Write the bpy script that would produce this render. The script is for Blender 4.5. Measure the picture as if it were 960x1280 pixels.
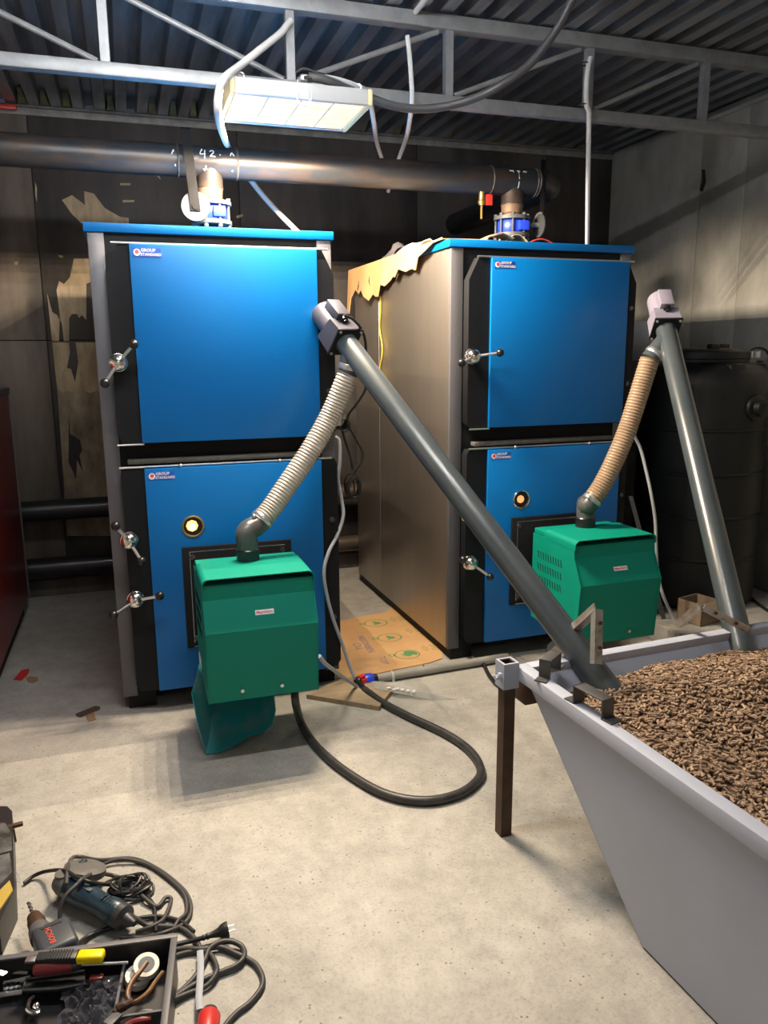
import bpy, bmesh, math, random
import numpy as np
from mathutils import Vector as V, Matrix as M
random.seed(7)
PI = math.pi
for o in list(bpy.data.objects):
    bpy.data.objects.remove(o)
S = bpy.context.scene
COL = S.collection

# ------------------------------------------------------------------ camera, world, lights, exposure
def camera():
    yaw, pitch, roll, fpx = .3127, .2016, .0076, 980.9
    f = V((math.sin(yaw)*math.cos(pitch), math.cos(yaw)*math.cos(pitch), -math.sin(pitch)))
    r = V((math.cos(yaw), -math.sin(yaw), 0)); d = f.cross(r)
    c, s = math.cos(roll), math.sin(roll)
    r2 = c*r + s*d; d2 = -s*r + c*d
    cd = bpy.data.cameras.new('camera'); co = bpy.data.objects.new('camera', cd); COL.objects.link(co)
    co.matrix_world = M(((r2.x, -d2.x, -f.x, 0), (r2.y, -d2.y, -f.y, 0), (r2.z, -d2.z, -f.z, 1.55), (0, 0, 0, 1)))
    cd.sensor_fit = 'VERTICAL'; cd.sensor_height = 24; cd.lens = fpx*24/1280; cd.clip_start = .02
    S.camera = co
camera()
w = bpy.data.worlds.new('room_world'); S.world = w; w.use_nodes = True
w.node_tree.nodes['Background'].inputs[0].default_value = (.6, .7, .85, 1)
w.node_tree.nodes['Background'].inputs[1].default_value = .05
S.view_settings.view_transform = 'Standard'; S.view_settings.look = 'None'
S.view_settings.gamma = 1; S.view_settings.use_curve_mapping = False
S.view_settings.exposure = 0.08

def light(name, kind, loc, power, color, rot=(0, 0, 0), **kw):
    l = bpy.data.lights.new(name, kind); l.energy = power; l.color = color
    for k, v in kw.items(): setattr(l, k, v)
    o = bpy.data.objects.new(name, l); o.location = loc; o.rotation_euler = rot; COL.objects.link(o)
    return o
# a bare-tube ceiling lamp and an added fill lamp behind the camera (built below; their tubes give the light), out of the frame
LAMP_B = (.28, 2.12, 2.90); FILL_LAMP = (.5, -1.4, 2.90)
TUBE_B, FILL_TUBE = 235, 55
# the tubes of the hanging lamp in view
LX0, LX1, LY0, LY1, LZ0, LZ1 = .440, .998, 3.185, 3.585, 2.497, 2.555
for ix in range(5):
    for iy in range(4):
        light('hanging_lamp_light', 'SPOT', (LX0+.06+ix*.108, LY0+.05+iy*.098, LZ0-.010), 25, (1, .80, .58), spot_size=math.radians(178), spot_blend=.2, shadow_soft_size=0.0)

# ------------------------------------------------------------------ materials
MATS = {}
def mat(name, col, rough=.5, metal=0, var=.0, scale=6, col2=None, bump=0, bscale=40, emit=0, stretch=None, spec=None, alpha=None, trans=0, detail=5, lo=.35, hi=.7, ecol=None):
    m = bpy.data.materials.new(name); m.use_nodes = True; nt = m.node_tree; n = nt.nodes; L = nt.links
    b = n['Principled BSDF']; b.inputs['Roughness'].default_value = rough; b.inputs['Metallic'].default_value = metal
    c4 = (*col, 1); b.inputs['Base Color'].default_value = c4
    if spec is not None: b.inputs['Specular IOR Level'].default_value = spec
    if alpha is not None: b.inputs['Alpha'].default_value = alpha
    if trans: b.inputs['Transmission Weight'].default_value = trans
    tc = n.new('ShaderNodeTexCoord'); mp = n.new('ShaderNodeMapping'); L.new(tc.outputs['Object'], mp.inputs[0])
    if stretch: mp.inputs['Scale'].default_value = stretch
    if col2 is None and var: col2 = tuple(max(0, c*(1-var)) for c in col)
    if col2 is not None:
        t = n.new('ShaderNodeTexNoise'); t.inputs['Scale'].default_value = scale; t.inputs['Detail'].default_value = detail; t.inputs['Roughness'].default_value = .6
        L.new(mp.outputs[0], t.inputs['Vector'])
        r = n.new('ShaderNodeValToRGB'); r.color_ramp.elements[0].position = lo; r.color_ramp.elements[1].position = hi
        r.color_ramp.elements[0].color = (*col2, 1); r.color_ramp.elements[1].color = c4
        L.new(t.outputs['Fac'], r.inputs[0]); L.new(r.outputs[0], b.inputs['Base Color'])
    if bump:
        t2 = n.new('ShaderNodeTexNoise'); t2.inputs['Scale'].default_value = bscale; t2.inputs['Detail'].default_value = 4
        L.new(mp.outputs[0], t2.inputs['Vector'])
        bp = n.new('ShaderNodeBump'); bp.inputs['Strength'].default_value = bump; bp.inputs['Distance'].default_value = .01
        L.new(t2.outputs['Fac'], bp.inputs['Height']); L.new(bp.outputs[0], b.inputs['Normal'])
    if emit:
        b.inputs['Emission Color'].default_value = (*(ecol or col), 1); b.inputs['Emission Strength'].default_value = emit
    MATS[name] = m
    return m

def floor_material():
    m = mat('floor_concrete', (.50, .45, .36), .62); nt = m.node_tree; n = nt.nodes; L = nt.links; b = n['Principled BSDF']
    tc = n['Texture Coordinate']
    def noise(sc, det=6, rg=.6, dist=0):
        t = n.new('ShaderNodeTexNoise'); t.inputs['Scale'].default_value = sc; t.inputs['Detail'].default_value = det
        t.inputs['Roughness'].default_value = rg; t.inputs['Distortion'].default_value = dist
        L.new(tc.outputs['Object'], t.inputs['Vector']); return t.outputs['Fac']
    def ramp(s, p0, c0, p1, c1):
        r = n.new('ShaderNodeValToRGB'); e = r.color_ramp.elements; e[0].position = p0; e[1].position = p1
        e[0].color = (*c0, 1); e[1].color = (*c1, 1); L.new(s, r.inputs[0]); return r.outputs[0]
    def mix(kind, f, a, c):
        x = n.new('ShaderNodeMix'); x.data_type = 'RGBA'; x.blend_type = kind
        if isinstance(f, float): x.inputs[0].default_value = f
        else: L.new(f, x.inputs[0])
        L.new(a, x.inputs[6])
        if isinstance(c, tuple): x.inputs[7].default_value = (*c, 1)
        else: L.new(c, x.inputs[7])
        return x.outputs[2]
    base = ramp(noise(1.6, 8, .62, .4), .34, (.325, .315, .285), .66, (.46, .447, .415))
    base = mix('MULTIPLY', 1.0, base, ramp(noise(14, 6, .7), .3, (.78, .78, .77), .62, (1.04, 1.03, 1.02)))
    base = mix('MULTIPLY', 1.0, base, ramp(noise(110, 3, .6), .3, (.80, .80, .79), .5, (1, 1, 1)))
    # pits of dark aggregate
    vo = n.new('ShaderNodeTexVoronoi'); vo.inputs['Scale'].default_value = 42; vo.inputs['Randomness'].default_value = 1
    L.new(tc.outputs['Object'], vo.inputs['Vector'])
    pit = ramp(vo.outputs['Distance'], .06, (1, 1, 1), .17, (0, 0, 0))
    gate = ramp(noise(7, 5, .65), .46, (0, 0, 0), .54, (1, 1, 1))
    base = mix('MIX', mix('MULTIPLY', 1.0, pit, gate), base, (.10, .09, .075))
    # oily stain by the left boiler, green-ish old paint smears
    def blob(cx, cy, rx, ry, col, strength):
        nonlocal base
        mp = n.new('ShaderNodeMapping'); mp.inputs['Location'].default_value = (-cx/rx, -cy/ry, 0); mp.inputs['Scale'].default_value = (1/rx, 1/ry, 1)
        L.new(tc.outputs['Object'], mp.inputs[0])
        ad = n.new('ShaderNodeVectorMath'); ad.operation = 'ADD'; L.new(mp.outputs[0], ad.inputs[0])
        nz = n.new('ShaderNodeTexNoise'); nz.inputs['Scale'].default_value = 5; nz.inputs['Detail'].default_value = 5; L.new(tc.outputs['Object'], nz.inputs['Vector'])
        sb = n.new('ShaderNodeVectorMath'); sb.operation = 'SUBTRACT'; sb.inputs[1].default_value = (.5, .5, .5); L.new(nz.outputs['Color'], sb.inputs[0])
        L.new(sb.outputs[0], ad.inputs[1])
        gr = n.new('ShaderNodeTexGradient'); gr.gradient_type = 'SPHERICAL'; L.new(ad.outputs[0], gr.inputs[0])
        f = ramp(gr.outputs[0], .12, (0, 0, 0), .5, (strength,)*3)
        base = mix('MIX', f, base, col)
    blob(-.40, 3.66, .30, .30, (.17, .155, .12), .75)
    blob(1.20, 1.93, .12, .14, (.20, .25, .25), .45)
    blob(.60, 2.2, .6, .25, (.37, .39, .33), .35)
    blob(.35, 2.1, .5, .3, (.42, .44, .38), .3)
    L.new(base, b.inputs['Base Color'])
    bp = n.new('ShaderNodeBump'); bp.inputs['Strength'].default_value = .25; bp.inputs['Distance'].default_value = .006
    L.new(noise(60, 5, .65), bp.inputs['Height']); L.new(bp.outputs[0], b.inputs['Normal'])
    rr = ramp(noise(5), .3, (.45,)*3, .7, (.75,)*3); L.new(rr, b.inputs['Roughness'])
    return m
floor_material()
mat('wall_plaster', (.66, .66, .64), .9); mat('wall_concrete', (.40, .40, .375), .85, col2=(.20, .20, .185), scale=2.2, bump=.25, bscale=30, detail=9, stretch=(1, 1.3, .7), lo=.3, hi=.72)
mat('black_board', (.065, .055, .048), .6, col2=(.018, .017, .018), scale=2.2, bump=.12, bscale=22, stretch=(2.2, 2, .55), detail=8)
mat('brown_board', (.17, .14, .11), .7, col2=(.045, .04, .038), scale=2.0, bump=.12, bscale=22, stretch=(2.5, 2, .5), detail=8)
mat('bare_board', (.60, .48, .32), .8, col2=(.30, .235, .15), scale=5, bump=.1, stretch=(3, 2, .8), detail=8)
mat('dirty_shaded_board', (.46, .375, .255), .8, col2=(.12, .098, .07), scale=4, bump=.1, stretch=(2, 2, 1), detail=8)  # lower board: dirt plus the left boiler's shade painted into the colour
mat('dark_joint', (.02, .018, .016), .9)
mat('galvanised_deck', (.46, .48, .51), .28, .78, col2=(.24, .25, .27), scale=3, stretch=(5, .7, 1), bump=.05, bscale=8)
mat('galvanised', (.34, .36, .385), .5, .5, var=.25, scale=14)
mat('grey_angle', (.30, .30, .28), .6, .3, var=.4, scale=14)
mat('foam', (.34, .32, .16), .9, col2=(.16, .16, .09), scale=18, bump=.4, bscale=40)
mat('blue_paint', (.0, .135, .43), .38, var=.06, scale=3, spec=.32)
mat('black_paint', (.007, .008, .011), .6, col2=(.010, .011, .013), scale=9, spec=.2)
mat('black_seal', (.10, .095, .085), .8, var=.4, scale=40)
mat('trim_grey', (.12, .12, .135), .5, .4)
mat('stainless', (.42, .385, .355), .38, .9, col2=(.385, .355, .325), scale=2.5, stretch=(1, 4, .35))
mat('chrome', (.75, .74, .72), .16, 1)
mat('bright_steel', (.62, .62, .63), .3, .9)
mat('black_plastic', (.010, .010, .012), .28)
mat('sticker_blue', (.02, .09, .48), .4); mat('sticker_white', (.82, .82, .86), .5); mat('sticker_red', (.75, .10, .12), .5)
mat('flame', (1, .45, .12), .5, emit=2.2, ecol=(1, .50, .16)); mat('flame_core', (1, .8, .5), .5, emit=6, ecol=(1, .78, .42))
mat('flame_dim', (1, .4, .12), .5, emit=.9, ecol=(1, .42, .16)); mat('soot', (.012, .008, .006), .6)
mat('burner_green', (.0, .20, .14), .5, var=.06, scale=4, spec=.22)
mat('scoop_teal', (.015, .25, .28), .42, col2=(.14, .27, .27), scale=5, lo=.3, hi=.5)
mat('hose_clear', (.55, .50, .44), .25, col2=(.44, .39, .33), scale=14, trans=.15)
mat('hose_tan', (.35, .25, .17), .3, col2=(.28, .20, .13), scale=20, trans=.1)
mat('elbow_grey', (.10, .11, .11), .3, col2=(.05, .05, .05), scale=18)
mat('auger_grey', (.036, .050, .060), .28, col2=(.055, .066, .074), scale=5)
mat('motor_grey', (.045, .045, .062), .4, col2=(.035, .035, .05), scale=5)
mat('motor_pale', (.23, .22, .29), .45, var=.15, scale=5)
mat('zinc', (.46, .44, .41), .42, .75, col2=(.20, .16, .12), scale=16, lo=.3, hi=.55)
mat('hopper_grey', (.36, .395, .485), .48, var=.08, scale=3)
mat('rusty_dark', (.030, .022, .018), .6, .3, col2=(.07, .035, .02), scale=16, lo=.45, hi=.75)
mat('bracket_steel', (.11, .11, .11), .45, .5, var=.35, scale=9)
mat('pellet', (.27, .18, .115), .75, col2=(.15, .095, .058), scale=34, detail=2)
mat('pellet_light', (.42, .30, .205), .75, col2=(.24, .16, .105), scale=34, detail=2)
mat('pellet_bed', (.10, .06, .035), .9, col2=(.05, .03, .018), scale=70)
mat('pipe_black', (.042, .046, .052), .40, .45, col2=(.088, .062, .048), scale=4, stretch=(1.0, 3, 3), lo=.34, hi=.55)
mat('pipe_rust', (.26, .17, .11), .6, .25, col2=(.10, .07, .055), scale=10)
mat('weld', (.20, .18, .16), .5, .5, var=.5, scale=40)
mat('wall_pipe_black', (.018, .018, .022), .35, var=.3, scale=6)
mat('wall_pipe_lamplit', (.07, .052, .04), .45, var=.3, scale=6)  # same black pipe, warm lamplight painted in as brown
mat('valve_blue', (.015, .05, .62), .35)
mat('valve_grey', (.10, .11, .125), .6, .3, var=.3, scale=20)
mat('index_grey', (.05, .055, .06), .6, .3); mat('brass', (.45, .30, .10), .35, .8)
mat('red_plastic', (.55, .03, .025), .4)
mat('chalk', (.75, .75, .72), .9)
mat('lever_black', (.005, .005, .006), .6, spec=.12); mat('lamp_white', (.44, .46, .48), .4)
mat('lamp_cream', (.70, .60, .36), .45)
def diffuser():
    m = mat('lamp_diffuser', (.9, .8, .65), .4); nt = m.node_tree; n = nt.nodes; L = nt.links; b = n['Principled BSDF']
    tc = n['Texture Coordinate']; t = n.new('ShaderNodeTexNoise'); t.inputs['Scale'].default_value = 9; t.inputs['Detail'].default_value = 3
    mp = n['Mapping']; mp.inputs['Scale'].default_value = (1.2, 2.2, 1); L.new(mp.outputs[0], t.inputs['Vector'])
    r = n.new('ShaderNodeValToRGB'); e = r.color_ramp.elements; e[0].position = .35; e[1].position = .68
    e[0].color = (.86, .56, .40, 1); e[1].color = (1, .84, .60, 1); L.new(t.outputs['Fac'], r.inputs[0])
    L.new(r.outputs[0], b.inputs['Emission Color']); b.inputs['Emission Strength'].default_value = 1.35
    b.inputs['Base Color'].default_value = (.1, .09, .08, 1)
diffuser()
mat('tube_near', (.9, .9, .9), .5, emit=TUBE_B, ecol=(1, .975, .94)); mat('tube_fill', (.9, .9, .9), .5, emit=FILL_TUBE, ecol=(.94, .97, 1))
mat('conduit_white', (.62, .63, .64), .5); mat('power_black', (.055, .057, .064), .45); mat('conduit_grey', (.36, .39, .43), .5)
mat('cable_black', (.014, .014, .015), .45); mat('cable_grey', (.048, .047, .046), .5)
mat('rubber_hose', (.018, .018, .019), .45, col2=(.04, .04, .04), scale=30)
mat('cable_yellow', (.50, .38, .04), .5); mat('cable_red', (.5, .04, .03), .5)
mat('tank_black', (.004, .006, .008), .45, var=.2, scale=6, spec=.35)
mat('red_paint', (.26, .014, .018), .35, var=.15, scale=3)
mat('grey_dark', (.10, .10, .11), .5)
mat('cardboard', (.62, .38, .18), .85, col2=(.54, .325, .145), scale=5, bump=.08, bscale=60)
mat('cardboard_dull', (.24, .18, .12), .9, col2=(.17, .125, .085), scale=5)
mat('ink_green', (.10, .28, .10), .8); mat('ink_green_faded', (.34, .30, .09), .8); mat('ink_blue', (.16, .14, .22), .8)
mat('paper_white', (.72, .70, .68), .8)
mat('cloth_grey', (.09, .085, .10), .95)
mat('pvc_grey', (.33, .32, .29), .5, var=.15, scale=6)
mat('wood', (.36, .28, .18), .8, col2=(.26, .20, .125), scale=4, stretch=(1, 12, 4))
mat('film', (.55, .56, .55), .15, alpha=.35)
mat('bag_film', (.11, .115, .14), .15, alpha=.8, col2=(.05, .052, .065), scale=30)
mat('grinder_blue', (.010, .032, .055), .35); mat('tool_dark', (.025, .028, .032), .45); mat('tool_grey', (.12, .125, .13), .5, var=.3, scale=20)
mat('drill_grey', (.045, .052, .065), .45); mat('drill_red', (.55, .08, .06), .5)
mat('guard_grey', (.13, .125, .12), .55, var=.25, scale=20)
mat('yellow_plastic', (.85, .66, .0), .35); mat('handle_red', (.20, .025, .025), .4)
mat('tape_white', (.80, .76, .68), .5); mat('handle_brown', (.13, .055, .022), .35); mat('handle_gold', (.55, .36, .14), .35)
mat('teal_plastic', (.02, .20, .22), .4); mat('case_yellow', (.42, .30, .05), .6); mat('tray_black', (.016, .016, .019), .4)
mat('foil_grey', (.30, .31, .32), .35, .4, col2=(.05, .055, .05), scale=14)
mat('scrap_brown', (.07, .045, .035), .8); mat('scrap_tan', (.26, .16, .09), .85)

# ------------------------------------------------------------------ mesh builder
def frame_of(d):
    d = V(d).normalized(); a = V((0, 0, 1)) if abs(d.z) < .9 else V((1, 0, 0))
    x = d.cross(a).normalized(); return x, x.cross(d).normalized(), d
class MB:
    def __init__(s): s.bm = bmesh.new()
    def box(s, c, size, rot=None, bev=0, seg=2):
        r = bmesh.ops.create_cube(s.bm, size=1.0); vs = r['verts']
        mt = M.Translation(V(c)) @ (rot.to_4x4() if rot is not None else M.Identity(4)) @ M.Diagonal((*size, 1))
        bmesh.ops.transform(s.bm, matrix=mt, verts=vs)
        if bev:
            es = list({e for v in vs for e in v.link_edges})
            bmesh.ops.bevel(s.bm, geom=es, offset=bev, segments=seg, profile=.5, affect='EDGES')
        return s
    def b2(s, a, b, bev=0, rot=None):
        a = V(a); b = V(b); return s.box((a+b)/2, [abs(b[i]-a[i]) for i in range(3)], rot, bev)
    def cyl(s, p0, p1, r0, r1=None, seg=20, cap=True):
        return s.tube([p0, p1], [r0, r0 if r1 is None else r1], seg, cap)
    def tube(s, pts, r, seg=10, cap=True, flat=1.0):
        pts = [V(p) for p in pts]; n = len(pts)
        rr = r if isinstance(r, (list, tuple)) else [r]*n
        tang = [(pts[min(i+1, n-1)]-pts[max(i-1, 0)]).normalized() for i in range(n)]
        x, y, _ = frame_of(tang[0]); rings = []
        for i in range(n):
            t = tang[i]; x = (x-t*x.dot(t)); x = x.normalized() if x.length > 1e-6 else frame_of(t)[0]; y = t.cross(x)
            rings.append([s.bm.verts.new(pts[i]+x*(rr[i]*math.cos(2*PI*k/seg))+y*(rr[i]*flat*math.sin(2*PI*k/seg))) for k in range(seg)])
        for i in range(n-1):
            for k in range(seg):
                s.bm.faces.new((rings[i][k], rings[i][(k+1) % seg], rings[i+1][(k+1) % seg], rings[i+1][k]))
        if cap:
            s.bm.faces.new(rings[0][::-1]); s.bm.faces.new(rings[-1])
        return s
    def ball(s, c, r, seg=14, scale=(1, 1, 1)):
        q = bmesh.ops.create_uvsphere(s.bm, u_segments=seg, v_segments=max(6, seg*2//3), radius=r)
        bmesh.ops.transform(s.bm, matrix=M.Translation(V(c)) @ M.Diagonal((*scale, 1)), verts=q['verts']); return s
    def lathe(s, c, axis, prof, seg=28):        # prof: (radius, height along axis)
        x, y, d = frame_of(axis); c = V(c); rings = []
        for r, h in prof:
            rings.append([s.bm.verts.new(c+d*h+x*(max(r, 1e-4)*math.cos(2*PI*k/seg))+y*(max(r, 1e-4)*math.sin(2*PI*k/seg))) for k in range(seg)])
        for a, b in zip(rings, rings[1:]):
            for k in range(seg): s.bm.faces.new((a[k], a[(k+1) % seg], b[(k+1) % seg], b[k]))
        s.bm.faces.new(rings[0][::-1]); s.bm.faces.new(rings[-1]); return s
    def ring(s, c, axis, R, r, seg=28, ts=8):
        x, y, d = frame_of(axis); c = V(c); rs = []
        for i in range(seg):
            a = 2*PI*i/seg; e = x*math.cos(a)+y*math.sin(a)
            rs.append([s.bm.verts.new(c+e*(R+r*math.cos(2*PI*k/ts))+d*(r*math.sin(2*PI*k/ts))) for k in range(ts)])
        for i in range(seg):
            for k in range(ts): s.bm.faces.new((rs[i][k], rs[i][(k+1) % ts], rs[(i+1) % seg][(k+1) % ts], rs[(i+1) % seg][k]))
        return s
    def prism(s, pts, off):                      # planar polygon (3D points) extruded by vector off
        off = V(off); a = [s.bm.verts.new(V(p)) for p in pts]; b = [s.bm.verts.new(V(p)+off) for p in pts]; n = len(a)
        s.bm.faces.new(a[::-1]); s.bm.faces.new(b)
        for i in range(n): s.bm.faces.new((a[i], a[(i+1) % n], b[(i+1) % n], b[i]))
        return s
    def sheet(s, rows, th=0):                    # grid of points, optional thickness along z-normal
        g = [[s.bm.verts.new(V(p)) for p in r] for r in rows]; fs = []
        for i in range(len(g)-1):
            for j in range(len(g[0])-1): fs.append(s.bm.faces.new((g[i][j], g[i][j+1], g[i+1][j+1], g[i+1][j])))
        if th: 
            bmesh.ops.recalc_face_normals(s.bm, faces=fs)
            bmesh.ops.solidify(s.bm, geom=fs, thickness=th)
        return s
    def xf(s, m): bmesh.ops.transform(s.bm, matrix=m, verts=s.bm.verts); return s

WM = {}                                          # object name -> world matrix of things
def thing(name, label, cat, loc=(0, 0, 0), rotz=0, group=None, kind=None):
    o = bpy.data.objects.new(name, None); COL.objects.link(o); o.empty_display_size = .1
    o.location = loc; o.rotation_euler = (0, 0, rotz)
    WM[o.name] = M.Translation(V(loc)) @ M.Rotation(rotz, 4, 'Z')
    tag(o, label, cat, group, kind); return o
def tag(o, label=None, cat=None, group=None, kind=None):
    if label: o['label'] = label
    if cat: o['category'] = cat
    if group: o['group'] = group
    if kind: o['kind'] = kind
    return o
def obj(name, mb, material, parent=None, local=False, smooth=35, label=None):
    """link the mesh; coordinates are world ones unless local; child meshes are stored in the parent's frame"""
    bm = mb.bm
    bmesh.ops.recalc_face_normals(bm, faces=bm.faces)
    me = bpy.data.meshes.new(name)
    org = V((0, 0, 0)); pm = M.Identity(4)
    if parent is not None: pm = WM[parent.name]
    if parent is not None and not local: bm.transform(pm.inverted())
    if parent is None:
        c = [v.co for v in bm.verts]
        org = V(((min(v.x for v in c)+max(v.x for v in c))/2, (min(v.y for v in c)+max(v.y for v in c))/2, min(v.z for v in c)))
        bm.transform(M.Translation(-org))
    bm.to_mesh(me); bm.free()
    me.materials.append(MATS[material])
    for p in me.polygons: p.use_smooth = True
    me.set_sharp_from_angle(angle=math.radians(smooth))
    o = bpy.data.objects.new(name, me); COL.objects.link(o)
    if parent is not None: o.parent = parent; WM[o.name] = pm
    else: o.location = org; WM[o.name] = M.Translation(org)
    if label: o['label'] = label
    return o
def struct(name, mb, material, parent=None):
    o = obj(name, mb, material, parent)
    if parent is None: o['kind'] = 'structure'
    return o
def solo(name, mb, material, label, cat, group=None, kind=None, smooth=35):
    return tag(obj(name, mb, material, smooth=smooth), label, cat, group, kind)
def crv(pts, n=8):                               # Catmull-Rom through the points
    P = [V(p) for p in pts]; P = [P[0]*2-P[1]]+P+[P[-1]*2-P[-2]]; out = []
    for i in range(1, len(P)-2):
        a, b, c, d = P[i-1:i+3]
        for k in range(n):
            t = k/n
            out.append(.5*((2*b)+(c-a)*t+(2*a-5*b+4*c-d)*t*t+(3*b-a-3*c+d)*t**3))
    out.append(P[-2]); return out
def cable(name, label, cat, pts, r, material, group=None, n=8, seg=8, flat=1.0, parent=None):
    mb = MB().tube(crv(pts, n), r, seg, flat=flat)
    if parent is not None: return obj(name, mb, material, parent, smooth=70)
    return solo(name, mb, material, label, cat, group, smooth=70)
def text_mb(s, size, mt, ext=.0006, bold=False):
    cu = bpy.data.curves.new('lettering', 'FONT'); cu.body = s; cu.size = size; cu.extrude = ext; cu.align_x = 'CENTER'; cu.align_y = 'CENTER'
    cu.resolution_u = 2
    if bold: cu.offset = size*.02
    o = bpy.data.objects.new('lettering_tmp', cu); COL.objects.link(o)
    dg = bpy.context.evaluated_depsgraph_get(); dg.update()
    me = bpy.data.meshes.new_from_object(o.evaluated_get(dg))
    mb = MB(); mb.bm.from_mesh(me); bpy.data.objects.remove(o); bpy.data.curves.remove(cu); bpy.data.meshes.remove(me)
    mb.xf(mt); return mb
def basis(o, x, y):
    x = V(x).normalized(); y = V(y); y = (y-x*y.dot(x)).normalized(); z = x.cross(y)
    return M(((x.x, y.x, z.x, o[0]), (x.y, y.y, z.y, o[1]), (x.z, y.z, z.z, o[2]), (0, 0, 0, 1)))
def rotz(a): return M.Rotation(a, 3, 'Z')

# ------------------------------------------------------------------ room shell
WY, WX, CZ, X0, Y0 = 5.49, 3.61, 3.0, -2.6, -3.2
fl = struct('floor', MB().b2((X0-.1, Y0-.1, -.12), (WX+.1, WY+.1, 0)), 'floor_concrete')
wb = struct('wall_back', MB().b2((X0-.1, WY, 0), (WX+.1, WY+.12, CZ)), 'dark_joint')
xs = [X0, -1.70, -.455, .79, 2.03, WX]
for i in range(len(xs)-1):
    for j, (z0, z1) in enumerate(((.0, 1.632), (1.638, CZ))):
        struct('wall_board', MB().b2((xs[i]+.003, WY-.012-.002*((i+j) % 2), z0), (xs[i+1]-.003, WY+.01, z1), .002), 'brown_board' if i == 1 else 'black_board', wb)
def patch(pts, y, material, name='bare_patch'):
    struct(name, MB().prism([(x, y, z) for x, z in pts], (0, .0012, 0)), material, wb)
yp = WY-.0155
patch([(-0.256, 2.136), (-0.161, 2.138), (-0.17, 1.995), (-0.195, 1.983), (-0.212, 1.761), (-0.236, 1.792), (-0.255, 1.774), (-0.265, 1.798), (-0.295, 1.798), (-0.314, 1.773), (-0.326, 1.631), (-0.356, 1.631), (-0.359, 1.736), (-0.368, 1.761), (-0.367, 1.81), (-0.373, 1.943), (-0.354, 1.998), (-0.327, 1.98), (-0.288, 2.023)], yp, 'bare_board')
patch([(-0.43, 1.924), (-0.409, 1.809), (-0.383, 1.791), (-0.371, 1.761), (-0.385, 1.631), (-0.426, 1.631), (-0.428, 1.748)], yp, 'bare_board')
patch([(-0.425, 1.623), (-0.327, 1.622), (-0.326, 1.563), (-0.352, 1.463), (-0.328, 1.456), (-0.311, 1.373), (-0.281, 1.499), (-0.288, 1.622), (-0.153, 1.622), (-0.141, 1.299), (-0.189, 1.313), (-0.226, 1.299), (-0.273, 1.323), (-0.317, 1.296), (-0.358, 1.315), (-0.395, 1.305), (-0.421, 1.331), (-0.424, 1.488)], yp, 'bare_board')
patch([(-0.421, 1.33), (-0.395, 1.304), (-0.358, 1.313), (-0.318, 1.295), (-0.273, 1.322), (-0.226, 1.298), (-0.189, 1.312), (-0.141, 1.298), (-0.133, 0.725), (-0.142, 0.343), (-0.442, 0.367), (-0.432, 0.742)], yp, 'dirty_shaded_board')
patch([(-0.365, 1.157), (-0.366, 1.041), (-0.311, 1.0), (-0.301, 0.934), (-0.322, 0.895), (-0.309, 0.789), (-0.34, 0.87), (-0.356, 0.738), (-0.365, 0.779), (-0.393, 0.859)], yp-.0015, 'black_board', 'dark_streak')
patch([(-0.297, 2.479), (-0.237, 2.51), (-0.167, 2.457), (-0.165, 2.537), (-0.108, 2.525), (-0.051, 2.443), (0.036, 2.395), (0.089, 2.39), (0.086, 2.349), (-0.192, 2.343), (-0.246, 2.399)], yp, 'bare_board')
for px in ([(-0.347, 2.154), (-0.315, 2.149), (-0.323, 2.136), (-0.343, 2.142)], [(-0.602, 2.105), (-0.576, 2.112), (-0.583, 2.088), (-0.598, 2.09)],
           [(0.268, 2.678), (0.286, 2.66), (0.301, 2.627), (0.276, 2.65)], [(0.051, 2.595), (0.113, 2.598), (0.112, 2.586), (0.05, 2.583)], [(0.058, 2.496), (0.13, 2.499), (0.129, 2.487), (0.062, 2.482)],
           [(-0.44, 2.575), (-0.434, 2.541), (-0.441, 2.46), (-0.447, 2.495)], [(0.763, 2.431), (0.811, 2.445), (0.805, 2.427), (0.768, 2.416)], [(0.665, 2.643), (0.691, 2.654), (0.684, 2.624), (0.669, 2.613)]):
    patch(px, yp, 'bare_board')
wr = struct('wall_right', MB().b2((WX, Y0-.1, 0), (WX+.12, WY+.1, CZ)), 'dark_joint')
ys = [Y0, -2.0, -.8, .4, 1.6, 2.75, 4.07, 4.47, WY-.014]
for i in range(len(ys)-1):
    struct('wall_panel', MB().b2((WX-.012-.0015*(i % 2), ys[i]+.002, 0), (WX+.01, ys[i+1]-.002, CZ), .0015), 'wall_concrete', wr)
struct('wall_stain', MB().prism([(WX-.0155, y, z) for y, z in [(4.46, 2.675), (4.43, 2.669), (4.414, 2.589), (4.438, 2.536), (4.47, 2.551), (4.453, 2.606)]], (.001, 0, 0)), 'dark_joint', wr)
struct('wall_left', MB().b2((X0-.12, Y0-.1, 0), (X0, WY+.1, CZ)), 'wall_plaster')
struct('wall_front', MB().b2((X0-.1, Y0-.12, 0), (WX+.1, Y0, CZ)), 'wall_plaster')
struct('baseboard_back', MB().b2((X0, 5.36, 0), (2.9, WY-.02, .11), .008), 'brown_board')
# profiled steel deck overhead: ribs run from the back wall towards the camera
bm = MB(); pitch = .123; x = -.468-pitch*17.5; prof = []
while x < WX+.1:
    prof += [(x-.030, CZ), (x-.0305+.0005, CZ), (x+.030, CZ), (x+.040, CZ+.062), (x+pitch-.040, CZ+.062)]
    x += pitch
pv = []
for xx, zz in prof:
    if not pv or abs(pv[-1][0]-xx) > 1e-3: pv.append((xx, zz))
rowa = [(a, Y0-.1, b) for a, b in pv]; rowb = [(a, WY+.1, b) for a, b in pv]
bm.sheet([rowa, rowb])
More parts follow.
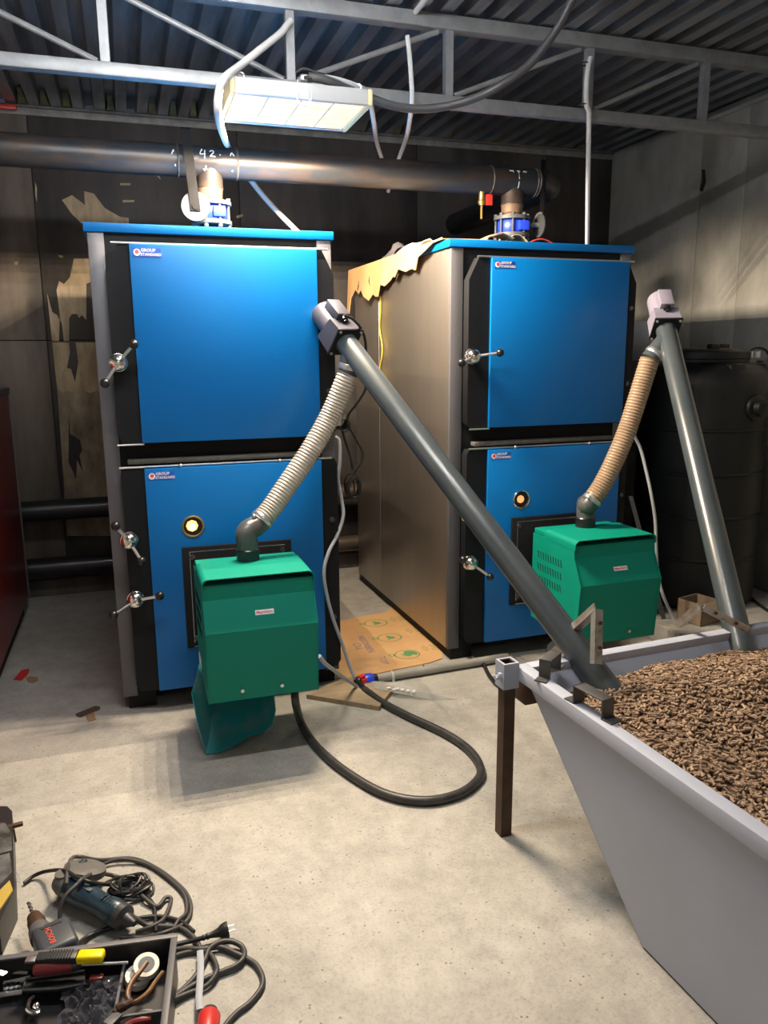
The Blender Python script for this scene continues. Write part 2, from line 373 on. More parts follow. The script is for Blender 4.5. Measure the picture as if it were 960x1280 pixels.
# gather a slab above so that the deck has depth
bm.b2((X0-.3, Y0-.1, CZ+.085), (WX+.2, WY+.1, CZ+.2))
ce = struct('ceiling', bm, 'galvanised_deck')
for i, xr in enumerate([-.468, -.345, -.222, .024, .270, .393, .516, .885, 1.13, 1.254, 1.623, 1.87, 2.24, 2.61, 2.98, 3.22]):
    h = .13+.05*random.random()
    b = MB(); y1 = WY-.016
    q = [(xr-.030, y1, CZ+.0), (xr+.030, y1, CZ), (xr+.024, y1, CZ+.058), (xr-.024, y1, CZ+.058)]
    a = [b.bm.verts.new(V(p)) for p in q]; c = [b.bm.verts.new(V((xr+(p[0]-xr)*.55+.006*random.uniform(-1, 1), y1-h*(.45 if p[2] < CZ+.02 else 1), p[2]+(.018 if p[2] < CZ+.02 else 0)))) for p in q]
    b.bm.faces.new(a); b.bm.faces.new(c[::-1])
    for k in range(4): b.bm.faces.new((a[k], a[(k+1) % 4], c[(k+1) % 4], c[k]))
    struct('foam_filler', b, 'foam', ce)
struct('trim_1', MB().b2((X0, WY-.05, CZ-.012), (WX-.015, WY-.014, CZ-.001)).b2((X0, WY-.022, CZ-.05), (WX-.015, WY-.0145, CZ-.012)), 'grey_angle')
struct('trim_2', MB().b2((2.62, 3.18, 0), (WX-.014, 5.2, .11), .01), 'wall_concrete')      # low plinth below the tank

# ------------------------------------------------------------------ roof truss
TY = 3.55
t = thing('roof_truss', 'galvanised steel lattice truss spanning under the profiled ceiling', 'truss', (0, TY, 2.62))
obj('top_chord', MB().b2((X0, TY-.03, 2.935), (WX-.016, TY+.03, 2.994), .003), 'galvanised', t)
obj('bottom_chord', MB().b2((X0, TY-.025, 2.62), (WX-.016, TY+.025, 2.67), .003), 'galvanised', t)
vx = [-2.12, -1.41, -.70, .010, .748, 1.464, 2.18, 2.84]
for xx in vx: obj('vertical_strut', MB().b2((xx-.018, TY-.018, 2.668), (xx+.018, TY+.018, 2.937)), 'galvanised', t)
def diag(a, b): obj('diagonal_bar', MB().cyl((a[0], TY, a[1]), (b[0], TY, b[1]), .012, seg=10), 'galvanised', t)
for a, b in zip(vx[:4], vx[1:5]): diag((a+.05, 2.93), (b-.03, 2.675))
for a, b in zip(vx[4:], vx[5:]+[3.55]): diag((a+.03, 2.675), (b-.05, 2.93))

# ------------------------------------------------------------------ boilers
def handle(par, x, z, angs, y=-.06):
    h = obj('door_handle', MB().cyl((x, y, z), (x, y-.05, z), .014).ball((x, y-.058, z), .034, 18, (1, .8, 1)).ring((x, y-.040, z), (0, 1, 0), .030, .008), 'chrome', par, local=True)
    for a, ln in angs:
        d = V((math.cos(math.radians(a)), -.35, math.sin(math.radians(a)))).normalized(); p = V((x, y-.062, z))
        obj('lever', MB().cyl(p+d*.02, p+d*(ln-.012), .0065, seg=10), 'bright_steel', h, local=True)
        obj('knob', MB().ball(p+d*ln, .019, 14), 'black_plastic', h, local=True)
def boiler(loc, rz, label, handles, glow, shift=0.0, bw=.985):
    W, D, H = bw, 1.51, 2.055
    t = thing('boiler', label, 'boiler', loc, rz, 'blue steel boilers in the room')
    P = lambda n, mb, m, par=t, **k: obj(n, mb, m, par, local=True, **k)
    P('carcass', MB().b2((.012, .006, .10), (W-.012, D-.01, 2.02)), 'black_paint')
    for x in (.0, W-.012):
        for a, b in ((.022, 1.035), (1.04, D)):
            P('side_panel', MB().b2((x, a, .06), (x+.012, b, 2.018), .002), 'stainless')
    for x in (0, W-.062): P('corner_trim', MB().b2((x, -.004, .06), (x+.062, .02, 2.02), .002), 'trim_grey')
    P('top_lid', MB().b2((-.012, -.012, 2.02), (W+.012, D+.01, H), .003), 'blue_paint')
    for x in (.02, W-.14): P('base_skid', MB().b2((x, .004, 0), (x+.12, D-.02, .10), .003), 'black_paint')
    P('base_crossbar', MB().b2((.14, .10, .02), (W-.14, .16, .10)), 'black_paint')
    s = shift
    def door(name, z0, z1, ch, pz0, pz1):
        xl, xr = .06+s*.3, W-.005
        pts = [(xl, z0+.03), (xl+.02, z0), (xr-.02, z0), (xr, z0+.03), (xr, z1-ch*2), (xr-ch, z1), (xl+ch, z1), (xl, z1-ch*2)]
        d = P(name, MB().prism([(x, -.06, z) for x, z in pts], (0, .056, 0)), 'black_paint')
        P('door_panel', MB().b2((.153+s, -.078, pz0), (.905+s, -.06, pz1), .003), 'blue_paint', d)
        for z in (z0+.25*(z1-z0), z0+.72*(z1-z0)):
            P('hinge_bolt', MB().cyl((xr-.03, -.06, z), (xr-.03, -.072, z), .013, seg=6).cyl((xr-.03, -.072, z), (xr-.03, -.082, z), .006, seg=8), 'bracket_steel', d)
        g = P('brand_sticker', MB().b2((.166+s, -.0795, pz1-.048), (.272+s, -.078, pz1-.014)), 'sticker_blue', d)
        return d
    up = door('upper_door', 1.185, 1.972, .05, 1.189, 1.970)
    lo = door('lower_door', .10, 1.083, .012, .10, 1.081)
    for z1 in (1.970, 1.081):
        P('emblem', MB().cyl((.182+s, -.0794, z1-.031), (.182+s, -.0806, z1-.031), .0135, seg=18), 'sticker_white')
        P('emblem', MB().cyl((.182+s, -.0804, z1-.029), (.182+s, -.0811, z1-.029), .008, seg=14), 'sticker_red')
        for dy, s_ in ((.0225, 'GROUP'), (.0385, 'STANDARD')):
            wdt = .0165 if s_ == 'GROUP' else .0150
            P('lettering', text_mb(s_, wdt, basis((.235+s if s_ == 'STANDARD' else .225+s, -.0800, z1-dy), (1, 0, 0), (0, 0, 1)), bold=True), 'sticker_white')
    P('hinge_rod', MB().cyl((.085+s, -.066, 1.9745), (W-.03, -.066, 1.9745), .0045, seg=8), 'bright_steel')
    P('hinge_rod', MB().cyl((.055+s, -.066, 1.183), (.16+s, -.066, 1.183), .004, seg=8), 'bright_steel')
    P('hinge_rod', MB().cyl((.055+s, -.064, 1.0885), (W-.03, -.064, 1.0885), .0045, seg=8), 'bright_steel')
    P('door_seal', MB().b2((.09+s, -.055, 1.098), (W-.08, -.005, 1.118), .004), 'black_seal')
    for x in (.30, .72): P('seal_clip', MB().ball((x+s, -.075, 1.0885), .008, 8), 'bright_steel')
    for x, z, a in handles: handle(t, x, z, a)
    sx, sz = .336+s, .826
    sg = P('sight_glass', MB().ring((sx, -.083, sz), (0, 1, 0), .043, .0045, 32), 'brass' if glow else 'chrome', label='round brass rimmed sight glass with orange fire behind')
    P('sight_tube', MB().cyl((sx, -.0785, sz), (sx, -.0805, sz), .039, seg=28), 'soot', sg)
    P('fire_glow', MB().cyl((sx-.004, -.080, sz+.003), (sx-.004, -.083, sz+.003), .025 if glow else .020, seg=8), 'flame' if glow else 'flame_dim', sg)
    if glow: P('fire_core', MB().cyl((sx-.003, -.0825, sz-.002), (sx-.003, -.0842, sz-.002), .012, seg=16), 'flame_core', sg)
    fx0, fx1 = .283+s, .755+s
    fg = P('burner_flange', MB().b2((fx0, -.092, .285), (fx1, -.078, .738), .003), 'black_paint')
    for x in (fx0+.04, fx1-.04):
        for z in (.33, .695): P('flange_bolt', MB().cyl((x, -.092, z), (x, -.100, z), .012, seg=6), 'bracket_steel', fg)
    P('flange_frame', MB().b2((fx0+.03, -.094, .715), (fx1-.03, -.092, .7185)).b2((fx0+.03, -.094, .31), (fx0+.033, -.092, .715)).b2((fx0+.03, -.0945, .290), (fx1-.1, -.092, .2935)), 'bright_steel', fg)
    return t
B1 = (-.106, 3.44, 0); B2 = (1.465, 3.50, 0); B2R = .0209
b1 = boiler(B1, 0, 'blue steel boiler on the left with brightly glowing sight glass', [(.082, 1.515, ((-125, .10), (48, .10))), (.074, .79, ((122, .095), (-62, .095))), (.082, .535, ((205, .105), (12, .105)))], True)
b2 = boiler(B2, B2R, 'blue steel boiler on the right with torn cardboard over its stainless side', [(.068, 1.525, ((200, .085), (8, .12))), (.058, .775, ((135, .08), (-45, .10))), (.072, .535, ((150, .07), (-38, .11)))], False, .02, .985)

# ------------------------------------------------------------------ burners
def burner(loc, rz, label, gland=True):
    t = thing('pellet_burner', label, 'burner', loc, rz, 'green pellet burners')
    P = lambda n, mb, m, par=t, **k: obj(n, mb, m, par, local=True, smooth=18, **k)
    W = .418
    side = [(.40, .285), (.40, .712), (.062, .712), (.054, .655), (-.004, .545), (.022, .268)]
    P('housing', MB().prism([(.006, y, z) for y, z in side], (W-.012, 0, 0)), 'burner_green')
    sp = [(.405, .283), (.405, .700), (.052, .700), (.046, .655), (-.010, .545), (.016, .264)]
    for x in (-.001, W-.003): P('side_plate', MB().prism([(x, y, z) for y, z in sp], (.004, 0, 0)), 'burner_green')
    R = .024; arc = [(R-R*math.cos(a), .738-R+R*math.sin(a)) for a in [PI/2*k/6 for k in range(7)]]
    outer = [(-.002, .695)]+[(x-.002, z) for x, z in arc]+[(W+.002-x, z) for x, z in arc[::-1]]+[(W+.002, .695)]
    inner = [(x+(.0035 if x < W/2 else -.0035), z-(.0035 if z > .7 else 0)) for x, z in outer][::-1]
    b = MB(); r0 = [(x, .042, z) for x, z in outer]; r1 = [(x, .300, z) for x, z in outer]; q0 = [(x, .042, z) for x, z in inner[::-1]]; q1 = [(x, .300, z) for x, z in inner[::-1]]
    b.sheet([q0, r0, r1, q1, q0]); bmesh.ops.remove_doubles(b.bm, verts=b.bm.verts, dist=1e-5)
    P('hood', b, 'burner_green')
    P('rear_cover', MB().b2((.004, .295, .70), (W-.004, .404, .724), .004), 'burner_green')
    fp = [(.052, .712), (.052, .655), (-.006, .545), (.018, .265), (.026, .265), (.006, .545), (.060, .655), (.060, .712)]
    P('front_cover', MB().prism([(.003, y, z) for y, z in fp], (W-.006, 0, 0)), 'burner_green')
    st = MB()
    for r_ in range(3):
        for k in range(10):
            y = .145+k*.022; z = .475+.058*r_
            st.prism([(-.0008, y, z), (-.0008, y+.006, z), (-.0008, y+.014, z+.033), (-.0008, y+.008, z+.033)], (-.0012, 0, 0))
    tag(P('vent_slots', st, 'black_paint'), kind='stuff')
    d = V((0, .058, .110)).normalized(); n = V((0, -.110, .058)).normalized(); c = V((.222, .023, .600))
    lb = P('maker_label', MB().box(c+n*.0010, (.07, .019, .0012), M(((1, 0, 0), (0, d.y, n.y), (0, d.z, n.z)))), 'sticker_white', label='small white label with red lettering')
    P('lettering', text_mb('Magotherm', .0135, basis(c+n*.0020, (1, 0, 0), d) @ M(((1, .25, 0, 0), (0, 1, 0, 0), (0, 0, 1, 0), (0, 0, 0, 1))), bold=True), 'sticker_red', lb)
    for x in (.125, .275): P('screw', MB().cyl((x, .012, .305), (x, .003, .305), .007, seg=8), 'bright_steel')
    P('inlet_collar', MB().lathe((.205, .285, .725), (0, 0, 1), [(.046, 0), (.046, .055), (.042, .06)]), 'black_plastic')
    P('flame_tube', MB().cyl((.21, .40, .51), (.21, .568, .51), .10, seg=24), 'black_paint')
    P('cable_gland', MB().cyl((W-.004, .10, .30), (W+.018, .10, .30), .012, seg=10), 'brass')
    P('data_plate', MB().b2((-.0022, .28, .30), (.0, .37, .345)), 'sticker_white')
    return t
U1 = (.212, 2.78, 0); U2 = (B2[0]+.33*math.cos(B2R)+.66*math.sin(B2R), B2[1]+.33*math.sin(B2R)-.66*math.cos(B2R), 0)
burner(U1, 0, 'green pellet burner on the left boiler, above the teal scoop')
burner(U2, B2R, 'green pellet burner on the right boiler, behind the grey hopper')

# ------------------------------------------------------------------ augers with feed hoses
def auger(A, B, out, label, motor, pale):
    A = V(A); B = V(B); u = (A-B).normalized()
    s = V((0, 0, 1)).cross(u).normalized(); n = u.cross(s).normalized()
    if n.z < 0: n, s = -n, -s
    t = thing('auger_conveyor', label, 'auger', B, 0, 'grey pellet augers')
    R = .0455
    obj('tube', MB().tube([B, A], R, 28), 'auger_grey', t)
    rot = M(((s.x, n.x, u.x), (s.y, n.y, u.y), (s.z, n.z, u.z)))
    pl = obj('mounting_plate', MB().box(A+u*.004, (.125, .13, .010), rot, .002), 'black_paint', t)
    for a in (-1, 1):
        for b in (-1, 1): obj('plate_bolt', MB().cyl(A+s*(.052*a)+n*(.054*b)+u*.0, A+s*(.052*a)+n*(.054*b)-u*.008, .006, seg=6), 'bright_steel', pl)
    g = [( -.058, -.062), (.058, -.062), (.058, .062), (-.058, .062)]
    b = MB(); lo = [b.bm.verts.new(A+u*.009+s*x+n*y) for x, y in g]; hi = [b.bm.verts.new(A+u*(.115 if y < 0 else .085)+s*x*.95+n*y*.9) for x, y in g]
    b.bm.faces.new(lo[::-1]); b.bm.faces.new(hi)
    for k in range(4): b.bm.faces.new((lo[k], lo[(k+1) % 4], hi[(k+1) % 4], hi[k]))
    obj('gear_housing', b, motor, t)
    obj('motor', MB().lathe(A+u*.06, u, [(.056, 0), (.056, .135), (.052, .147), (.046, .15)], 28), motor, t)
    tb = A+u*.125+n*.065
    bx = obj('terminal_box', MB().box(tb, (.062, .045, .10), rot, .004), motor, t)
    obj('cable_entry', MB().cyl(tb-u*.048, tb-u*.064, .017, seg=12).cyl(tb-u*.064, tb-u*.074, .010, seg=10), 'black_plastic', bx)
    out = V(out); p = A-u*.055
    # the foot of the branch starts inside the tube
    dn = (out-p).normalized()
    obj('outlet_branch', MB().tube([p+dn*.02, out-dn*.02, out+dn*.02], [.043, .043, .043], 24), 'auger_grey', t)
    obj('hose_clamp', MB().lathe(out-dn*.028, dn, [(.0445, 0), (.0462, .004), (.0462, .020), (.0445, .024)], 28), 'bright_steel', t)
    return t, u, s, n, dn
A1, E1 = (.874, 3.20, 1.588), (1.385, 1.888, .455)
A2, E2 = (2.385, 3.13, 1.640), (1.952, 2.02, .47)
O1 = (0.877, 3.17, 1.475); O2 = (2.296, 3.1, 1.518)
a1 = auger(A1, E1, O1, 'dark grey pellet auger rising in front of the left boiler, dark motor', 'motor_grey', False)
a2 = auger(A2, E2, O2, 'dark grey pellet auger in front of the black tank, pale motor', 'motor_pale', True)
def hose(start, dn, burner_loc, mids, m, label):
    st = V(start)+dn*.016
    t = thing('feed_hose', label, 'hose', st, 0, 'ribbed feed hoses')
    ex = V(mids[-1])
    path = crv([st]+[V(p) for p in mids], 40)
    ds = 0; pts = []; rr = []
    # resample evenly, then ripple the radius once every 14 mm
    L = [0]
    for i in range(1, len(path)): L.append(L[-1]+(path[i]-path[i-1]).length)
    N = int(L[-1]/.0035); j = 0
    for i in range(N+1):
        d = L[-1]*i/N
        while j < len(L)-2 and L[j+1] < d: j += 1
        f = (d-L[j])/max(1e-9, L[j+1]-L[j]); pts.append(path[j].lerp(path[j+1], f)); rr.append(.0425+(.0028 if i % 4 == 0 else (-.0015 if i % 4 == 2 else .0008)))
    obj('ribbed_tube', MB().tube(pts, rr, 24), m, t, smooth=60)
    e = (pts[-1]-pts[-6]).normalized()
    bx, by, bz = burner_loc
    top = V((bx, by, bz))
    corner = top+V((0, 0, .062))
    el = crv([pts[-1]-e*.035, pts[-1]+e*.02, corner+V((0, 0, .005)), top+V((0, 0, .02)), top-V((0, 0, .005))], 6)
    obj('elbow', MB().tube(el, .0425, 24), 'elbow_grey', t, smooth=60)
    obj('clamp', MB().lathe(pts[-1]-e*.022, e, [(.044, 0), (.0468, .004), (.0468, .016), (.044, .02)], 26).ball(pts[-1]-e*.012+V((-.035, -.03, .02)), .010, 8), 'bright_steel', t)
    return t
i1 = (U1[0]+.205, U1[1]+.285, .785)
c2, s2 = math.cos(B2R), math.sin(B2R)
i2 = (U2[0]+.205*c2-.285*s2, U2[1]+.205*s2+.285*c2, .785)
hose(O1, a1[4], i1, [(0.806, 3.185, 1.306), (0.713, 3.165, 1.162), (0.61, 3.14, 1.031), (0.53, 3.12, 0.933), (0.476, 3.1, 0.882)], 'hose_clear', 'pale translucent ribbed hose feeding the left green burner')
hose(O2, a2[4], i2, [(2.235, 3.1, 1.342), (2.181, 3.1, 1.178), (2.121, 3.1, 1.04), (2.066, 3.105, 0.933), (2.013, 3.11, 0.857)], 'hose_tan', 'tan ribbed hose full of pellets feeding the right green burner')

# ------------------------------------------------------------------ pellet hopper
HO = (1.107, 2.083, 0); HR = math.radians(3.5)
hop = thing('pellet_hopper', 'grey sheet steel pellet hopper with a flanged rim at right', 'hopper', HO, HR)
P = lambda n, mb, m, par=hop, **k: obj(n, mb, m, par, local=True, **k)
HW, HD, HZ = 1.62, 1.80, .582
by0, by1, bx0, bx1, bz = -.575, -1.235, .052, HW-.052, .012
t_ = .004
def quad(a, b, c, d, off): return MB().prism([a, b, c, d], off)
P('side_sheet', quad((.012, -.012, HZ-.005), (.012, -HD+.012, HZ-.005), (bx0, by1, bz), (bx0, by0, bz), (t_, 0, 0)), 'hopper_grey')
P('side_sheet', quad((HW-.012, -.012, HZ-.005), (HW-.012, -HD+.012, HZ-.005), (bx1, by1, bz), (bx1, by0, bz), (-t_, 0, 0)), 'hopper_grey')
P('end_sheet', quad((.012, -.012, HZ-.005), (HW-.012, -.012, HZ-.005), (bx1, by0, bz), (bx0, by0, bz), (0, -t_, 0)), 'hopper_grey')
P('end_sheet', quad((.012, -HD+.012, HZ-.005), (HW-.012, -HD+.012, HZ-.005), (bx1, by1, bz), (bx0, by1, bz), (0, t_, 0)), 'hopper_grey')
P('bottom_sheet', MB().b2((bx0, by1, bz-.004), (bx1, by0, bz)), 'hopper_grey')
P('bottom_skid', MB().b2((bx0+.004, by1+.01, 0), (bx0+.05, by0-.01, bz-.004)), 'rusty_dark')
P('bottom_skid', MB().b2((bx1-.05, by1+.01, 0), (bx1-.004, by0-.01, bz-.004)), 'rusty_dark')
lip = .043
for a, b in (((-.006, -HD, HZ-lip), (.036, 0, HZ)), ((HW-.036, -HD, HZ-lip), (HW+.006, 0, HZ)), ((.036, -.038, HZ-lip), (HW-.036, .004, HZ)), ((.036, -HD, HZ-lip), (HW-.036, -HD+.042, HZ))):
    P('rim_rail', MB().b2(a, b, .002), 'hopper_grey')
for x, y in ((-.032, .0), (HW+.032, 0), (-.032, -HD), (HW+.032, -HD)):
    so = P('leg_socket', MB().b2((x-.027, y-.027, HZ-.066), (x-.020, y+.027, HZ+.018)).b2((x+.020, y-.027, HZ-.066), (x+.027, y+.027, HZ+.018)).b2((x-.020, y-.027, HZ-.066), (x+.020, y-.020, HZ+.018)).b2((x-.020, y+.020, HZ-.066), (x+.020, y+.027, HZ+.018)), 'hopper_grey')
    P('leg', MB().b2((x-.0195, y-.0195, 0), (x-.0165, y+.0195, HZ+.016)).b2((x+.0165, y-.0195, 0), (x+.0195, y+.0195, HZ+.016)).b2((x-.0165, y-.0195, 0), (x+.0165, y-.0165, HZ+.016)).b2((x-.0165, y+.0165, 0), (x+.0165, y+.0195, HZ+.016)), 'rusty_dark', label='rusty dark square tube leg')
    P('clamp_bolt', MB().cyl((x-.027, y-.008, HZ-.025), (x-.036, y-.008, HZ-.025), .011, seg=6).cyl((x-.036, y-.008, HZ-.025), (x-.05, y-.008, HZ-.025), .006, seg=8).cyl((x-.046, y-.022, HZ-.025), (x-.046, y+.006, HZ-.025), .004, seg=6), 'hopper_grey', so)
P('gusset_block', MB().b2((.024, -.02, HZ-.135), (.075, .06, HZ-.05), .003), 'rusty_dark')
def omega(name, o, rz, w, span, h, label):
    # bent flat steel: foot, upright, bridge, upright, foot
    mt = M.Translation(V(o)) @ M.Rotation(rz, 4, 'Z'); th = .004; f = .034
    b = MB().b2((-f, -w/2, 0), (0, w/2, th)).b2((0, -w/2, 0), (th, w/2, h)).b2((0, -w/2, h-th), (span, w/2, h), .001).b2((span-th, -w/2, 0), (span, w/2, h)).b2((span, -w/2, 0), (span+f, w/2, th))
    b.cyl((-f*.5, 0, th), (-f*.5, 0, th+.0008), .006, seg=10).cyl((span+f*.5, 0, th), (span+f*.5, 0, th+.0008), .006, seg=10)
    b.xf(mt); return P(name, b, 'bracket_steel', label=label)
omega('clamp_bracket', (.022, -.125, HZ), math.radians(35), .036, .09, .058, 'bent dark steel bracket lying across the rim corner')
omega('clamp_bracket', (.020, -.300, HZ), math.radians(-83), .042, .115, .055, 'bent dark steel bracket standing along the rim')
# struts that hold the augers on the rim: top-level flat-bar clamps
def strut(label, a, apex, b, wd):
    t = thing('auger_strut', label, 'bracket', apex, 0, 'zinc struts that hold the augers')
    for p, q, nm in ((apex, a, 'front_bar'), (apex, b, 'rear_bar')):
        p = V(p); q = V(q); d = (q-p).normalized(); x = d.cross(V((0, -1, 0))).normalized(); y = d.cross(x)
        rot = M(((x.x, y.x, d.x), (x.y, y.y, d.y), (x.z, y.z, d.z))); ln = (q-p).length
        mb = MB().box((p+q)/2, (wd, .004, ln), rot).box((p+q)/2+x*(wd/2)+y*.010, (.004, .024, ln), rot)
        o = obj(nm, mb, 'zinc', t)
        if nm == 'front_bar':
            for f in (.25, .7): obj('bolt', MB().cyl(p+d*ln*f-y*.004, p+d*ln*f-y*.010, .006, seg=6), 'rusty_dark', o)
    return t
strut('zinc flat-bar strut standing upright against the left auger tube', (1.313, 1.945, 0.61), (1.344, 2.0, 0.763), (1.287, 2.175, 0.566), .026)
strut('zinc flat-bar strut lying slanted across the right auger tube', (1.933, 2.005, 0.626), (1.79, 2.06, 0.703), (1.81, 2.195, 0.584), .022)

# pellet heap: a bed surface with thousands of loose pellets lying on it
def heap_z(x, y):        # hopper frame
    z = .478+.130*math.exp(-(((x-.66)/.42)**2+((y+.42)/.36)**2))+.055*math.exp(-(((x-.45)/.5)**2+((y+.85)/.5)**2))
    z += .010*math.sin(9*x+2)*math.sin(8*y)+.006*math.sin(23*x)*math.sin(19*y+1)
    z += .05*math.exp(-((x-.06)/.14)**2)*math.exp(-((y+.75)/.5)**2)
    return min(z, .575 if x < .06 else 9)
def inside(x, y, z):
    k = (HZ-z)/(HZ-bz)
    return .024+(bx0-.012)*k < x < HW-.016-(bx0-.012)*k and -HD+.018+(by1+HD)*k < y < -.018+(by0+.018)*k
ph = thing('pellet_heap', 'heap of brown wood pellets filling the grey hopper', 'wood pellets', HO, HR)
rows = []; nx, ny = 64, 64
for j in range(ny+1):
    r = []
    for i in range(nx+1):
        z = .48; y = 0; x = 0
        for _ in range(4):
            k = (HZ-z)/(HZ-bz)
            xa, xb = .017+(bx0-.012)*k, HW-.017-(bx0-.012)*k; ya, yb = -HD+.019+(by1+HD)*k, -.020+(by0+.018)*k
            x = xa+(xb-xa)*i/nx; y = ya+(yb-ya)*j/ny; z = heap_z(x, y)-.006
        r.append((x, y, z))
    rows.append(r)
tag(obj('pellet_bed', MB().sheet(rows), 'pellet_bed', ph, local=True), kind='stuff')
def scatter(N, material, seed):
    rg = np.random.default_rng(seed); vs = []; fs = []; k = 0; SEG = 6
    while k < N:
        x = rg.uniform(.02, HW-.02); y = rg.uniform(-HD+.02, -.02)
        if y < -1.25 and rg.random() < .6: continue
        z = heap_z(x, y)
        if not inside(x, y, z+.004): continue
        e = .01; nrm = np.array([-(heap_z(x+e, y)-heap_z(x-e, y))/(2*e), -(heap_z(x, y+e)-heap_z(x, y-e))/(2*e), 1]); nrm /= np.linalg.norm(nrm)
        a = rg.uniform(0, 2*PI); d = np.array([math.cos(a), math.sin(a), rg.normal(0, .22)]); d = d-nrm*np.dot(d, nrm)*.75; d /= np.linalg.norm(d)
        ux = np.cross(d, [0, 0, 1.0]); ux /= np.linalg.norm(ux); uy = np.cross(ux, d)
        r = rg.uniform(.0030, .0040); ln = rg.uniform(.008, .022)/2; c = np.array([x, y, z+rg.uniform(-.004, .007)])
        b = len(vs)
        for sgn in (-1, 1):
            for q in range(SEG):
                t = 2*PI*q/SEG; vs.append(c+d*ln*sgn+ux*(r*math.cos(t))+uy*(r*math.sin(t)))
        for q in range(SEG): fs.append((b+q, b+(q+1) % SEG, b+SEG+(q+1) % SEG, b+SEG+q))
        fs.append(tuple(b+q for q in range(SEG-1, -1, -1))); fs.append(tuple(b+SEG+q for q in range(SEG))); k += 1
    me = bpy.data.meshes.new('loose_pellets'); me.from_pydata([tuple(v) for v in vs], [], fs); me.materials.append(MATS[material])
    o = bpy.data.objects.new('loose_pellets', me); COL.objects.link(o); o.parent = ph; o['kind'] = 'stuff'; return o
scatter(15000, 'pellet', 1); scatter(7000, 'pellet_light', 2)
ph['kind'] = 'stuff'

# ------------------------------------------------------------------ header pipe and valves
HY, HZc, HRd = 4.06, 2.440, .072
t = thing('header_pipe', 'thick black steel header pipe running along above both boilers', 'pipe', (0, HY, HZc))
obj('pipe_run', MB().cyl((X0+.02, HY, HZc), (2.19, HY, HZc), HRd, seg=36), 'pipe_black', t)
el = [(2.19, HY, HZc)]+[(2.19+.13*math.sin(a), HY+.13*(1-math.cos(a)), HZc) for a in [PI/2*k/8 for k in range(1, 9)]]
obj('elbow', MB().tube(el, HRd, 36), 'pipe_black', t)
obj('return_pipe', MB().cyl((2.32, HY+.13, HZc), (2.32, WY-.02, HZc), HRd, seg=36), 'wall_pipe_black', t)
TX = (.447, 2.055)
for x in TX:
    obj('tee_branch', MB().lathe((x, HY, HZc-.02), (0, 0, -1), [(.062, 0), (.062, .09), (.065, .095), (.065, .10)], 30), 'pipe_black', t)
    obj('weld_neck', MB().lathe((x, HY, HZc-.118), (0, 0, -1), [(.063, 0), (.060, .01), (.057, .04), (.060, .045), (.055, .05), (.057, .066)], 30), 'pipe_rust', t)
    obj('lower_spool', MB().cyl((x, HY, 2.04), (x, HY, 2.17), .056, seg=28), 'black_paint', t)
for x in (-1.35, TX[0]-.145, TX[0]+.13, TX[1]-.14, TX[1]+.12, 2.19):
    obj('weld_bead', MB().ring((x, HY, HZc), (1, 0, 0), HRd-.001, .005, 36, 6), 'weld', t)
obj('drain_valve', MB().cyl((1.865, HY-.02, 2.375), (1.865, HY-.02, 2.31), .016, seg=12).cyl((1.865, HY-.02, 2.31), (1.865, HY-.02, 2.24), .006, seg=8).ball((1.865, HY-.02, 2.325), .02, 10), 'brass', t)
obj('drain_lever', MB().b2((1.885, HY-.03, 2.31), (1.925, HY-.022, 2.365), .003), 'red_plastic', t)
def chalk(strokes, x0):
    b = MB()
    for st in strokes:
        pts = []
        for u, v in st: 
            a = v/HRd; pts.append((x0+u, HY-(HRd+.0012)*math.cos(a), HZc+(HRd+.0012)*math.sin(a)))
        b.tube(crv(pts, 4), .0028, 5)
    obj('chalk_mark', b, 'chalk', t)
chalk([[(-.035, .045), (-.045, .02), (-.02, .022)], [(-.022, .04), (-.026, .0)], [(.0, .035), (.012, .042), (.018, .032), (.0, .012)], [(0, .012), (.025, .012)], [(.045, .022), (.05, .020)], [(.10, .035), (.104, -.05)], [(.095, .02), (.102, .035), (.112, .02)],
       [(-.02, -.03), (-.022, -.055)], [(-.032, -.045), (-.022, -.058), (-.012, -.045)], [(-.012, -.075), (-.022, -.070), (-.024, -.082), (-.012, -.088)], [(-.165, .03), (-.16, -.04)], [(-.175, .01), (-.165, .032)]], TX[0]-.0)
chalk([[(-.05, .045), (-.03, .043)], [(-.03, .05), (-.028, .036)], [(-.005, .046), (.012, .044)], [(.003, .045), (.003, .0)], [(.003, -.01), (.002, -.04), (-.006, -.05)], [(.03, .044), (.05, .043)], [(.04, .048), (.041, .038)], [(.0, -.06), (.001, -.09)]], TX[1])
